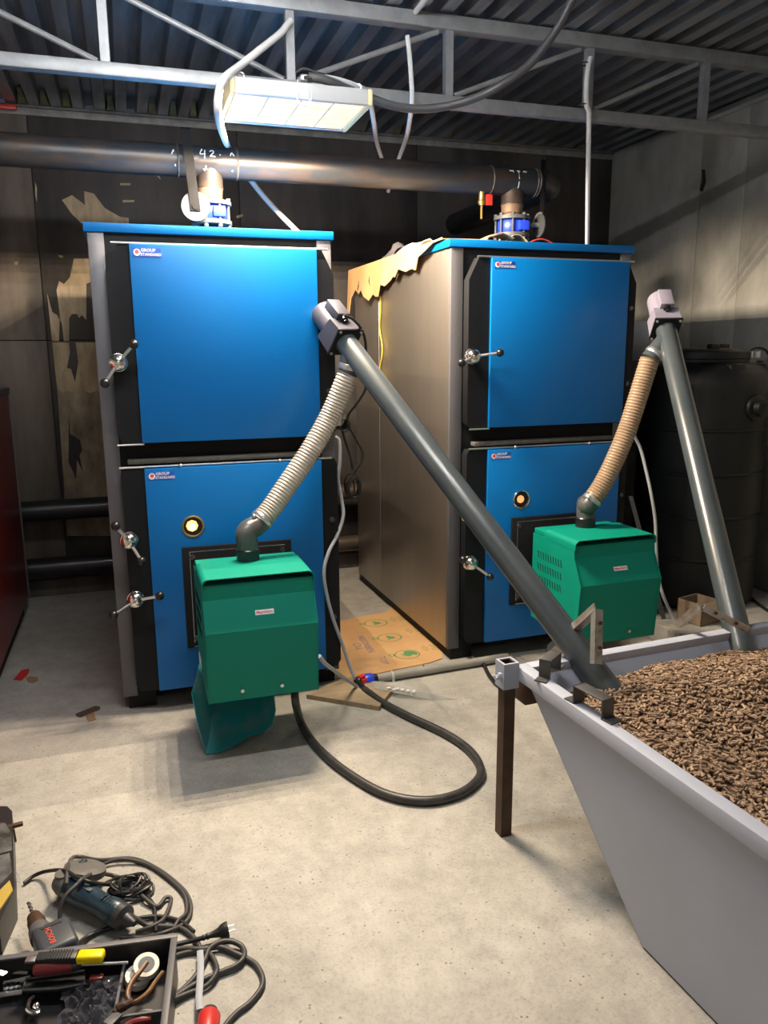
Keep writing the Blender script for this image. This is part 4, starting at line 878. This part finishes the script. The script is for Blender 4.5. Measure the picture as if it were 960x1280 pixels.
cable('black_cable', 'black cable on the floor by the hopper leg under the right boiler', 'cable', [(1.58, 3.447, 0.02), (1.607, 3.381, 0.012), (1.572, 3.225, 0.012), (1.566, 3.1, 0.012), (1.62, 3.044, 0.012), (1.725, 3.046, 0.012), (1.868, 3.073, 0.012)], .010, 'cable_black')
# scoop
fr = [(0.162, 3.02, 0.222), (0.167, 2.99, 0.187), (0.175, 2.95, 0.109), (0.197, 2.913, 0.004), (0.237, 2.906, 0.004), (0.302, 2.922, 0.012), (0.378, 2.958, 0.03), (0.437, 2.966, 0.03), (0.477, 2.98, 0.056), (0.495, 3.0, 0.104), (0.495, 3.02, 0.166)]
cen = V((sum(p[0] for p in fr)/len(fr), 0, 0))
rows = [[V(p) for p in fr]]
for k in range(1, 7):
    f = k/6; r = []
    for p in fr:
        q = V(p); r.append(V((cen.x+(q.x-cen.x)*(1-.18*f)+.035*f, q.y+.24*f, max(.004, q.z*(1-.1*f)+.03*f+.06*f*f))))
    rows.append(r)
b = MB().sheet(rows, .003)
last = rows[-1]; b.bm.faces.new([b.bm.verts.new(p) for p in last])
sc = thing('ash_scoop', 'teal plastic scoop lying on the floor under the left green burner', 'scoop', (cen.x, 3.0, 0))
obj('bowl', b, 'scoop_teal', sc)
hb_ = V((cen.x+.035, fr[5][1]+.24, .10)); obj('handle', MB().tube([hb_, hb_+V((.01, .08, .02)), hb_+V((.015, .16, .03))], [.018, .015, .017], 12), 'scoop_teal', sc)
def flat(name, px_pts, material, label, cat, h=.002, z=.0008):
    return solo(name, MB().prism([(p[0], p[1], z) for p in px_pts], (0, 0, h)), material, label, cat)
flat('tape_scrap', [(-0.619, 3.958, 0.0), (-0.596, 4.074, 0.0), (-0.559, 4.072, 0.0), (-0.56, 4.009, 0.0), (-0.58, 3.934, 0.0)], 'red_plastic', 'small red tape scrap on the floor beside the red boiler', 'scrap')
flat('paper_scrap', [(-0.562, 3.958, 0.0), (-0.545, 3.973, 0.0), (-0.51, 3.951, 0.0), (-0.503, 3.908, 0.0), (-0.529, 3.887, 0.0), (-0.553, 3.915, 0.0)], 'scrap_tan', 'crumpled tan scrap on the floor next to the red tape', 'scrap')
flat('rust_strip', [(-0.312, 3.463, 0.0), (-0.231, 3.519, 0.0), (-0.21, 3.503, 0.0), (-0.21, 3.478, 0.0), (-0.287, 3.422, 0.0), (-0.304, 3.436, 0.0)], 'scrap_brown', 'dark brown strip on the floor by the left boiler corner', 'scrap')
flat('wood_chip', [(-0.269, 3.448, 0.0), (-0.236, 3.47, 0.0), (-0.223, 3.376, 0.0), (-0.255, 3.363, 0.0)], 'scrap_tan', 'tan chip under the dark brown strip on the floor', 'scrap', .0015, .0006)

# ------------------------------------------------------------------ tools in the lower left corner
# tool case lying open at the left edge
t = thing('tool_case', 'black tool case standing open at the left edge of the picture', 'tool case', (-.62, 2.45, 0))
rz_ = math.radians(0)
cx1, cy0, cy1 = -.405, 2.19, 2.62
out_ = [(-0.715, 2.69, 0.1), (-0.467, 2.606, 0.1), (-0.448, 2.57, 0.1), (-0.391, 2.15, 0.1), (-0.413, 2.019, 0.1), (-0.589, 2.078, 0.1)]
obj('shell', MB().prism([(x, y, 0) for x, y, z in out_], (0, 0, .095)), 'tray_black', t)
def inset(q, h, m, nm): obj(nm, MB().prism([(x, y, .0945) for x, y, z in q], (0, 0, h)), m, t)
inset([(-0.666, 2.56, 0.1), (-0.46, 2.5, 0.1), (-0.434, 2.438, 0.1), (-0.42, 2.34, 0.1), (-0.614, 2.297, 0.1)], .004, 'foil_grey', 'lining')
inset([(-0.612, 2.289, 0.1), (-0.425, 2.326, 0.1), (-0.406, 2.227, 0.1), (-0.434, 2.171, 0.1), (-0.587, 2.164, 0.1)], .006, 'foil_grey', 'lining')
inset([(-0.544, 2.14, 0.1), (-0.428, 2.155, 0.1), (-0.408, 2.191, 0.1), (-0.394, 2.144, 0.1), (-0.421, 2.059, 0.1), (-0.533, 2.078, 0.1)], .005, 'case_yellow', 'yellow_card')
obj('latch', MB().box((-0.432, 2.488, 0.09), (.05, .016, .012), rotz(.2), .003).cyl((-0.432, 2.47, 0.09), (-0.431, 2.478, 0.04), .003, seg=6), 'rusty_dark', t)
solo('film_scrap', MB().prism([(p[0], p[1], p[2]) for p in [(-0.431, 2.394, 0.004), (-0.403, 2.308, 0.03), (-0.394, 2.289, 0.006), (-0.417, 2.307, 0.02)]], (0, 0, .001)), 'film', 'shred of clear film beside the open tool case', 'scrap')
# angle grinder
g0, g1 = V((-0.251, 2.173, 0.052)), V((-0.109, 2.008, 0.045))
d = (g1-g0).normalized(); sd = d.cross(V((0, 0, 1))).normalized()
t = grinder = thing('angle_grinder', 'dark blue angle grinder lying on the floor among cables', 'grinder', (g0+g1)/2-V((0, 0, .05)))
L_ = (g1-g0).length
obj('body', MB().lathe(g0-d*.005, d, [(.030, 0), (.036, .01), (.037, .06), (.033, .10), (.030, L_*.7), (.035, L_*.8), (.035, L_-.01), (.028, L_)], 20), 'grinder_blue', t)
obj('tail_cap', MB().lathe(g1-d*.012, d, [(.0345, 0), (.033, .02), (.018, .028), (.012, .05), (.008, .06)], 16), 'tool_dark', t)
obj('gear_head', MB().lathe(g0-d*.055, d, [(.016, 0), (.028, .008), (.034, .03), (.032, .052)], 16).cyl(g0-d*.03-V((0, 0, .025)), g0-d*.03+V((0, 0, .034)), .022, seg=14), 'guard_grey', t)
gc = g0-d*.02-sd*.062
obj('wheel_guard', MB().lathe(gc+V((0, 0, -.006))-sd*.0, V((sd.x*-.35, sd.y*-.35, 1)).normalized(), [(.056, 0), (.060, .004), (.060, .022), (.052, .026), (.02, .027)], 28), 'guard_grey', t)
gs = [ ]
b = MB()
for i in range(2):
    for k in range(5): b.box(g0+d*(L_*.68+.012*k)+V((0, 0, .0325))-sd*(.006-.014*i), (.004, .010, .003), M(((d.x, sd.x, 0), (d.y, sd.y, 0), (0, 0, 1))))
tag(obj('vent_slots', b, 'tool_dark', t), kind='stuff')
obj('print', MB().box(g0+d*.085+V((0, 0, .0345))+sd*.004, (.03, .012, .001), M(((d.x, sd.x, 0), (d.y, sd.y, 0), (0, 0, 1)))).box(g0+d*.055+V((0, 0, .0365))+sd*.004, (.008, .010, .001), M(((d.x, sd.x, 0), (d.y, sd.y, 0), (0, 0, 1)))), 'tool_grey', t, label='pale printed mark')
obj('side_handle', MB().tube([g0-d*.03-sd*.03, g0-d*.045-sd*.07+V((0, 0, .01)), g0-d*.05-sd*.09+V((0, 0, .012))], [.010, .012, .010], 10), 'tool_dark', t)
# drill
d0, d1 = V((-0.331, 2.04, 0.075)), V((-0.286, 1.901, 0.075))
d = (d1-d0).normalized(); sd = d.cross(V((0, 0, 1))).normalized()
t = drill = thing('power_drill', 'grey power drill with a steel bit lying behind the tool tray', 'drill', (d0+d1)/2-V((0, 0, .07)))
obj('drill_bit', MB().tube([d0-d*.075, d0-d*.07, d0], [.002, .004, .004], 8), 'bright_steel', t)
fl_ = MB()
fl_.tube([d0-d*(.07-.07*k/30)+(sd*math.cos(k*.8)+V((0, 0, 1))*math.sin(k*.8))*.004 for k in range(31)], .0018, 5)
obj('bit_flute', fl_, 'tool_dark', t)
obj('chuck', MB().lathe(d0-d*.012, d, [(.010, 0), (.018, .008), (.021, .03), (.023, .034), (.023, .058)], 18), 'rusty_dark', t)
obj('gear_case', MB().lathe(d0+d*.044, d, [(.022, 0), (.027, .01), (.030, .04), (.030, .05)], 18), 'tool_grey', t)
rot = M(((sd.x, d.x, 0), (sd.y, d.y, 0), (0, 0, 1)))
obj('motor_case', MB().box(d0+d*.13+sd*-.022, (.095, .11, .06), rot, .014, 3), 'drill_grey', t)
obj('motor_slot', MB().box(d0+d*.098-sd*.022+V((0, 0, .030)), (.05, .006, .003), rot), 'tool_dark', t)
obj('lettering', text_mb('BOSCH', .020, basis(d0+d*.135-sd*.012+V((0, 0, .0308)), -d, sd), bold=True), 'drill_red', t, label='red lettering')
obj('handle', MB().tube(crv([d0+d*.15-sd*.03, d0+d*.19+sd*.01, d0+d*.20+sd*.06-V((0, 0, .02))], 5), .020, 12), 'tool_dark', t)
# tool tray
TR = (0.022, 1.781); ta = math.radians(-8.0)
t = thing('tool_tray', 'black plastic tool tray full of hand tools in the lower left corner', 'tool tray', (TR[0], TR[1], 0), ta)
P = lambda n, mb, m, par=t, **k: obj(n, mb, m, par, local=True, **k)
tw, td, th, tt = .66, .42, .135, .006
P('tray_floor', MB().b2((-tw, -td, .046), (0, 0, .052)), 'tray_black')
for a, b in (((-tw, -tt), (0, 0)), ((-tw, -td), (0, -td+tt)), ((-tw, -td+tt), (-tw+tt, -tt)), ((-tt, -td+tt), (0, -tt))): P('tray_wall', MB().b2((*a, .004), (*b, th-.004)), 'tray_black')
for a, b in (((-tw-.006, -.010), (.006, .006)), ((-tw-.006, -td-.006), (.006, -td+.010)), ((-tw-.006, -td+.010), (-tw+.010, -.010)), ((-.010, -td+.010), (.006, -.010))): P('tray_rim', MB().b2((*a, th-.006), (*b, th), .002), 'grey_dark')
P('divider', MB().b2((-.12, -.19, .052), (-.008, -.184, .095)), 'grey_dark')
P('divider', MB().b2((-.126, -td+.008, .052), (-.12, -.008, .085)), 'grey_dark')
# tools on the tray
def at(x, y, z): return V(onp(x, y, z))
ZT = .085
kA, kB, kC = [V(p) for p in [(-0.297, 1.799, 0.137), (-0.205, 1.776, 0.137), (-0.144, 1.759, 0.137)]]
t = thing('snap_knife', 'snap-off knife with a yellow and black handle on the tool tray', 'knife', kA-V((0, 0, .02)))
d = (kC-kA).normalized(); sd = d.cross(V((0, 0, 1))); rot = M(((d.x, sd.x, 0), (d.y, sd.y, 0), (0, 0, 1)))
obj('yellow_end', MB().box((kB+kC)/2, ((kC-kB).length, .032, .022), rot, .007, 3), 'yellow_plastic', t)
obj('black_grip', MB().box((kA+kB)/2, ((kB-kA).length, .028, .020), rot, .004), 'tool_dark', t)
for k in range(9): obj('grip_rib', MB().box(kA.lerp(kB, .3+.07*k)+V((0, 0, .010)), (.003, .028, .004), rot), 'tray_black', t)
obj('blade_guide', MB().box(kA-d*.010, (.03, .018, .006), rot, .001), 'bright_steel', t)
sA, sB, sC = [V(p) for p in [(-0.304, 1.788, 0.12), (-0.204, 1.77, 0.12), (-0.091, 1.74, 0.12)]]
t = thing('screwdriver', 'screwdriver with a red and black handle on the tool tray', 'screwdriver', sA)
d = (sC-sA).normalized()
obj('handle', MB().lathe(sA, (sB-sA), [(.010, 0), (.0155, .006), (.0165, .03), (.0145, .07), (.0155, (sB-sA).length*.8), (.010, (sB-sA).length)], 14), 'handle_red', t)
obj('bolster', MB().lathe(sB-(sB-sA).normalized()*.012, (sB-sA), [(.0145, 0), (.012, .012), (.006, .02)], 12), 'tool_dark', t)
obj('blade', MB().cyl(sB, sC, .0035, seg=8), 'bright_steel', t)
def tape(px, tilt, label, z):
    c = V(px); ax = V(tilt).normalized()
    t = thing('tape_roll', label, 'tape', c-V((0, 0, .03)), 0, 'rolls of white tape')
    R = .030
    obj('tape', MB().lathe(c-ax*.009, ax, [(.019, 0), (R, 0), (R, .018), (.019, .018)], 30), 'tape_white', t)
    obj('core', MB().lathe(c-ax*.0095, ax, [(.0165, 0), (.0195, 0), (.0195, .019), (.0165, .019)], 24).cyl(c-ax*.008, c+ax*.004, .017, seg=20), 'grey_dark', t)
tape((-0.05, 1.737, 0.1), (.05, -.35, 1), 'roll of white tape on top under a plier handle in the tool tray', 0)
tape((-0.072, 1.743, 0.07), (.15, -.2, 1), 'roll of white tape half hidden under the other roll in the tool tray', 0)
pj = V((-0.093, 1.635, 0.105))
t = thing('pliers', 'combination pliers with worn brown handles on the tool tray', 'pliers', pj)
for pts, nm in (([(-0.087, 1.629, 0.105), (-0.092, 1.649, 0.112), (-0.083, 1.676, 0.118), (-0.064, 1.698, 0.122), (-0.047, 1.72, 0.125)], 'handle'), ([(-0.087, 1.629, 0.105), (-0.07, 1.627, 0.108), (-0.048, 1.639, 0.112), (-0.031, 1.661, 0.116), (-0.012, 1.683, 0.12)], 'handle')):
    h = obj(nm, MB().tube(crv(pts, 6), [.0052+.0018*math.sin(PI*min(1, i/20)) for i in range(len(crv(pts, 6)))], 10), 'handle_brown', t)
    obj('grip_stripe', MB().tube([V(p)+V((-.0012, -.002, .0058)) for p in crv(pts, 6)[4:]], .0012, 6), 'handle_gold', h)
obj('jaws', MB().tube(crv([(-0.082, 1.632, 0.105), (-0.096, 1.628, 0.104), (-0.115, 1.627, 0.1), (-0.122, 1.62, 0.098)], 5), [.009]*6+[.011]*5+[.007]*5, 10), 'rusty_dark', t)
# crumpled bag
c = [(-0.239, 1.767, 0.075), (-0.171, 1.77, 0.075), (-0.112, 1.735, 0.075), (-0.109, 1.65, 0.075), (-0.163, 1.616, 0.075), (-0.225, 1.659, 0.075)]
xs_ = [p[0] for p in c]; ys_ = [p[1] for p in c]; rows = []
NP = 30
nz = [[random.uniform(-1, 1) for _ in range(NP+1)] for _ in range(NP+1)]
for j in range(NP+1):
    r = []
    for i in range(NP+1):
        u, v_ = i/NP, j/NP; x = min(xs_)+(max(xs_)-min(xs_))*u; y = min(ys_)+(max(ys_)-min(ys_))*v_
        cr = .010*math.sin(17*u+9*v_+3*math.sin(11*v_))+.008*math.sin(23*v_-13*u+2*math.sin(9*u))+.004*nz[j][i]
        env = (math.sin(PI*min(max(u, .02), .98))**.35)*(math.sin(PI*min(max(v_, .02), .98))**.35)
        r.append((x+.006*math.sin(14*v_)+.003*nz[i][j], y+.006*math.sin(12*u+1), .060+(.028+cr)*env))
    rows.append(r)
solo('plastic_pouch', MB().sheet(rows), 'bag_film', 'crumpled bluish plastic pouch in the middle of the tool tray', 'pouch', smooth=22)
def barpx(name, a, b, wdt, h, m, label, cat, r=0):
    a = V(a); b = V(b); d = (b-a).normalized(); sd = d.cross(V((0, 0, 1))).normalized(); up = sd.cross(d)
    rot = M(((d.x, sd.x, up.x), (d.y, sd.y, up.y), (d.z, sd.z, up.z)))
    return solo(name, MB().box((a+b)/2, ((b-a).length, wdt, h), rot, r), m, label, cat)
t = thing('socket_wrench', 'chrome socket wrench at the left of the tool tray', 'wrench', (-0.384, 1.845, 0.09))
obj('shaft', MB().cyl((-0.443, 1.867, 0.09), (-0.322, 1.819, 0.09), .0045, seg=10), 'bright_steel', t)
obj('head', MB().cyl((-0.382, 1.856, 0.082), (-0.377, 1.831, 0.102), .011, seg=12), 'chrome', t)
barpx('steel_rule', (-0.426, 1.798, 0.07), (-0.333, 1.784, 0.07), .014, .003, 'bright_steel', 'flat steel bar at the left end of the tool tray', 'bar')
t = thing('socket_rail', 'rail of small chrome sockets at the left of the tool tray', 'sockets', (-0.351, 1.82, 0.07))
obj('rail', MB().cyl((-0.377, 1.821, 0.075), (-0.316, 1.807, 0.085), .005, seg=8), 'bright_steel', t)
for p in [(-0.37, 1.806, 0.075), (-0.359, 1.805, 0.075), (-0.348, 1.804, 0.075), (-0.338, 1.803, 0.075)]: obj('socket', MB().cyl((p[0], p[1], p[2]-.01), (p[0], p[1], p[2]+.006), .008, seg=10), 'chrome', t)
lid_ = [(-0.324, 1.801, 0.088), (-0.194, 1.784, 0.088), (-0.187, 1.74, 0.088), (-0.251, 1.746, 0.088), (-0.329, 1.767, 0.088)]
t = thing('bit_case', 'black plastic bit case lid lying in the tool tray', 'case', lid_[0])
obj('lid', MB().prism([(x, y, .080) for x, y, z in lid_], (0, 0, .008)), 'tray_black', t)
obj('lid_edge', MB().tube([(x, y, .089) for x, y, z in lid_]+[(lid_[0][0], lid_[0][1], .089)], .0025, 6), 'grey_dark', t)
t = thing('shackle', 'bright bent chrome fitting at the bottom of the tool tray', 'fitting', (-0.3, 1.74, 0.06))
obj('bow', MB().tube(crv([(-0.305, 1.754, 0.075), (-0.312, 1.742, 0.075), (-0.314, 1.722, 0.072), (-0.301, 1.71, 0.07), (-0.287, 1.711, 0.07)], 5), .006, 10), 'chrome', t)
obj('pin', MB().ball((-0.296, 1.728, 0.07), .010, 10), 'chrome', t)
barpx('red_fuse', (-0.18, 1.745, 0.095), (-0.149, 1.74, 0.095), .016, .012, 'handle_red', 'small red plastic piece in the tool tray behind the pouch', 'part', .003)
solo('glue_bottle', MB().lathe((-0.131, 1.813, 0.05), (0, 0, 1), [(.010, 0), (.011, .004), (.011, .04), (.006, .046), (.005, .06)], 14), 'teal_plastic', 'small teal bottle standing in the tool tray', 'bottle')
t = thing('cutter', 'cutter with black and red handles at the bottom of the tool tray', 'cutter', (-0.086, 1.625, 0.07))
obj('handle', MB().tube(crv([(-0.042, 1.608, 0.085), (-0.063, 1.611, 0.088), (-0.085, 1.607, 0.086), (-0.111, 1.6, 0.08)], 5), .008, 10), 'tool_dark', t)
obj('handle', MB().tube(crv([(-0.046, 1.596, 0.08), (-0.069, 1.595, 0.084), (-0.091, 1.595, 0.082), (-0.111, 1.582, 0.08)], 5), .008, 10), 'handle_red', t)
barpx('white_card', (-0.044, 1.612, 0.06), (-0.02, 1.6, 0.06), .03, .003, 'paper_white', 'small white card in the corner of the tool tray', 'card')
barpx('clear_plate', (-0.137, 1.591, 0.1), (-0.113, 1.615, 0.1), .022, .003, 'foil_grey', 'small grey plate under the plier jaws', 'plate')
# red handled tool below and its strap
rA, rB = V((0.085, 1.621, 0.03)), V((0.071, 1.552, 0.03))
t = thing('torch', 'red tool with a dark cap at the bottom edge of the picture', 'tool', rA-V((0, 0, .03)))
obj('body', MB().lathe(rA, rB-rA, [(.022, 0), (.026, .006), (.026, .09), (.02, .1)], 18), 'red_plastic', t)
obj('cap', MB().lathe(rA-(rB-rA).normalized()*.014, rB-rA, [(.008, 0), (.018, .004), (.021, .016)], 18), 'tool_dark', t)
# cables of the power tools
def floorcable(label, pts, r=.006, m='cable_grey', par=None): cable('cord' if par else 'extension_cable', label, 'cable', pts, r, m, n=8, parent=par)
floorcable('grey power cord sweeping widest to the right behind the grinder', [(-0.256, 2.13, 0.092), (-0.257, 2.21, 0.09), (-0.259, 2.346, 0.03), (-0.239, 2.381, 0.008), (-0.179, 2.344, 0.008), (-0.084, 2.32, 0.008), (-0.015, 2.248, 0.008), (0.043, 2.151, 0.008), (0.07, 2.079, 0.008), (0.07, 2.01, 0.008), (0.045, 1.972, 0.008), (-0.005, 1.941, 0.02), (-0.057, 1.955, 0.008), (-0.118, 1.976, 0.008)], par=grinder)
floorcable('grey extension cable bent round right behind the coiled black cable', [(-0.185, 2.313, 0.008), (-0.119, 2.316, 0.016), (-0.044, 2.278, 0.008), (0.018, 2.186, 0.008), (0.058, 2.098, 0.008), (0.059, 2.02, 0.008), (0.033, 1.979, 0.016), (0.015, 1.937, 0.008), (0.018, 1.875, 0.008)], .0055)
floorcable('black power cord running from the grinder to the left towards the case', [(-0.391, 2.3, 0.008), (-0.366, 2.321, 0.012), (-0.328, 2.305, 0.03), (-0.267, 2.205, 0.088), (-0.231, 2.149, 0.098), (-0.188, 2.12, 0.09), (-0.141, 2.192, 0.02), (-0.085, 2.191, 0.01), (-0.052, 2.142, 0.008), (-0.028, 2.077, 0.008), (-0.025, 2.015, 0.008), (-0.025, 1.956, 0.016)], .0055, 'cable_black', par=grinder)
floorcable('grey drill cord arching over the grinder body', [(-0.269, 2.042, 0.03), (-0.27, 2.062, 0.06), (-0.255, 2.083, 0.09), (-0.227, 2.109, 0.1), (-0.211, 2.132, 0.1), (-0.187, 2.203, 0.06), (-0.142, 2.249, 0.012), (-0.101, 2.208, 0.01), (-0.057, 2.118, 0.016), (-0.019, 2.07, 0.008), (0.007, 2.095, 0.012), (0.021, 2.085, 0.008), (-0.002, 2.009, 0.012), (-0.035, 1.982, 0.016), (-0.077, 1.984, 0.008)], par=drill)
floorcable('dark grinder lead running right from its tail', [(-0.095, 2.01, 0.05), (-0.071, 2.002, 0.03), (-0.045, 1.994, 0.012), (-0.003, 1.979, 0.01), (0.038, 1.961, 0.008), (0.067, 1.92, 0.008), (0.083, 1.869, 0.008), (0.078, 1.812, 0.008)], .007, 'cable_grey', par=grinder)
floorcable('dark cord curving round behind the tray from the left', [(-0.224, 1.953, 0.03), (-0.204, 1.999, 0.012), (-0.17, 2.018, 0.008), (-0.118, 2.027, 0.008), (-0.065, 2.033, 0.01), (-0.012, 2.024, 0.008), (0.04, 1.987, 0.008), (0.072, 1.929, 0.012)], .0065, 'cable_black', par=drill)
c0 = V((-0.08, 2.15, 0.02)); mb = MB()
for k in range(9):
    mb.tube([c0+V((.048*(1-.03*k)*math.cos(q)*1.15+random.uniform(-.001, .001)-.01*(k % 3), .034*math.sin(q)+.002*k, -.008+.0035*k+.006*math.sin(q*2+k))) for q in [2*PI*i/26 for i in range(27)]], .0042, 6)
mb.tube(crv([c0+V((-.02, .03, .03)), c0+V((-.035, .0, .035)), c0+V((-.03, -.03, .01))], 5), .0035, 6)
solo('cable_coil', mb, 'cable_black', 'small tied coil of black cable beside the grinder', 'cable')
t = thing('mains_plug', 'black mains plug lying on the floor right of the tool tray', 'plug', (0.141, 1.921, -0.0))
pa, pb = V((0.103, 1.89, 0.02)), V((0.147, 1.892, 0.024)); d = (pb-pa).normalized(); sd = d.cross(V((0, 0, 1))).normalized()
obj('strain_relief', MB().lathe(pa-d*.012, d, [(.006, 0), (.008, .004), (.006, .010), (.009, .014), (.007, .02), (.011, .04), (.014, .05)], 14), 'cable_black', t)
obj('plug_body', MB().lathe(pb-d*.012, d, [(.012, 0), (.018, .008), (.021, .018), (.021, .026)], 18), 'cable_black', t)
for s_ in (-1, 1): obj('pin', MB().cyl(pb+d*.012+sd*(s_*.0095), pb+d*.032+sd*(s_*.0095), .0024, seg=8), 'bright_steel', t)
obj('cord', MB().tube(crv([pa-d*.01]+[V(p) for p in [(0.055, 1.897, 0.012), (0.014, 1.901, 0.01), (-0.037, 1.915, 0.008)]], 6), .0062, 8), 'cable_black', t)
floorcable('grey extension cord looping to the right of the tray', [(-0.016, 1.715, 0.01), (0.023, 1.735, 0.008), (0.061, 1.766, 0.012), (0.091, 1.817, 0.012), (0.107, 1.846, 0.018), (0.135, 1.858, 0.02), (0.166, 1.853, 0.018), (0.19, 1.831, 0.012), (0.189, 1.794, 0.014), (0.165, 1.772, 0.012), (0.118, 1.763, 0.01), (0.073, 1.751, 0.01), (0.029, 1.731, 0.01), (-0.016, 1.707, 0.008)], .0072)
floorcable('grey extension cord curling out farthest right near the bottom edge', [(-0.008, 1.884, 0.008), (0.043, 1.877, 0.01), (0.083, 1.856, 0.014), (0.134, 1.85, 0.012), (0.171, 1.816, 0.01), (0.191, 1.797, 0.008), (0.215, 1.763, 0.008), (0.224, 1.716, 0.008), (0.214, 1.682, 0.008), (0.181, 1.647, 0.008), (0.148, 1.628, 0.008), (0.118, 1.6, 0.008), (0.096, 1.566, 0.008)], .0072)
floorcable('grey cord doubled back inside the extension cord loops', [(-0.009, 1.855, 0.008), (0.038, 1.863, 0.008), (0.078, 1.856, 0.01), (0.105, 1.836, 0.012), (0.117, 1.789, 0.014), (0.113, 1.755, 0.018), (0.087, 1.73, 0.012), (0.042, 1.722, 0.01), (-0.006, 1.703, 0.018)], .0066)
cable('grey_strap', 'flat grey strap leading down to the red tool', 'strap', [(0.082, 1.845, 0.02), (0.079, 1.792, 0.024), (0.073, 1.738, 0.026), (0.066, 1.685, 0.028), (0.064, 1.642, 0.03)], .0085, 'conduit_grey', flat=.25)
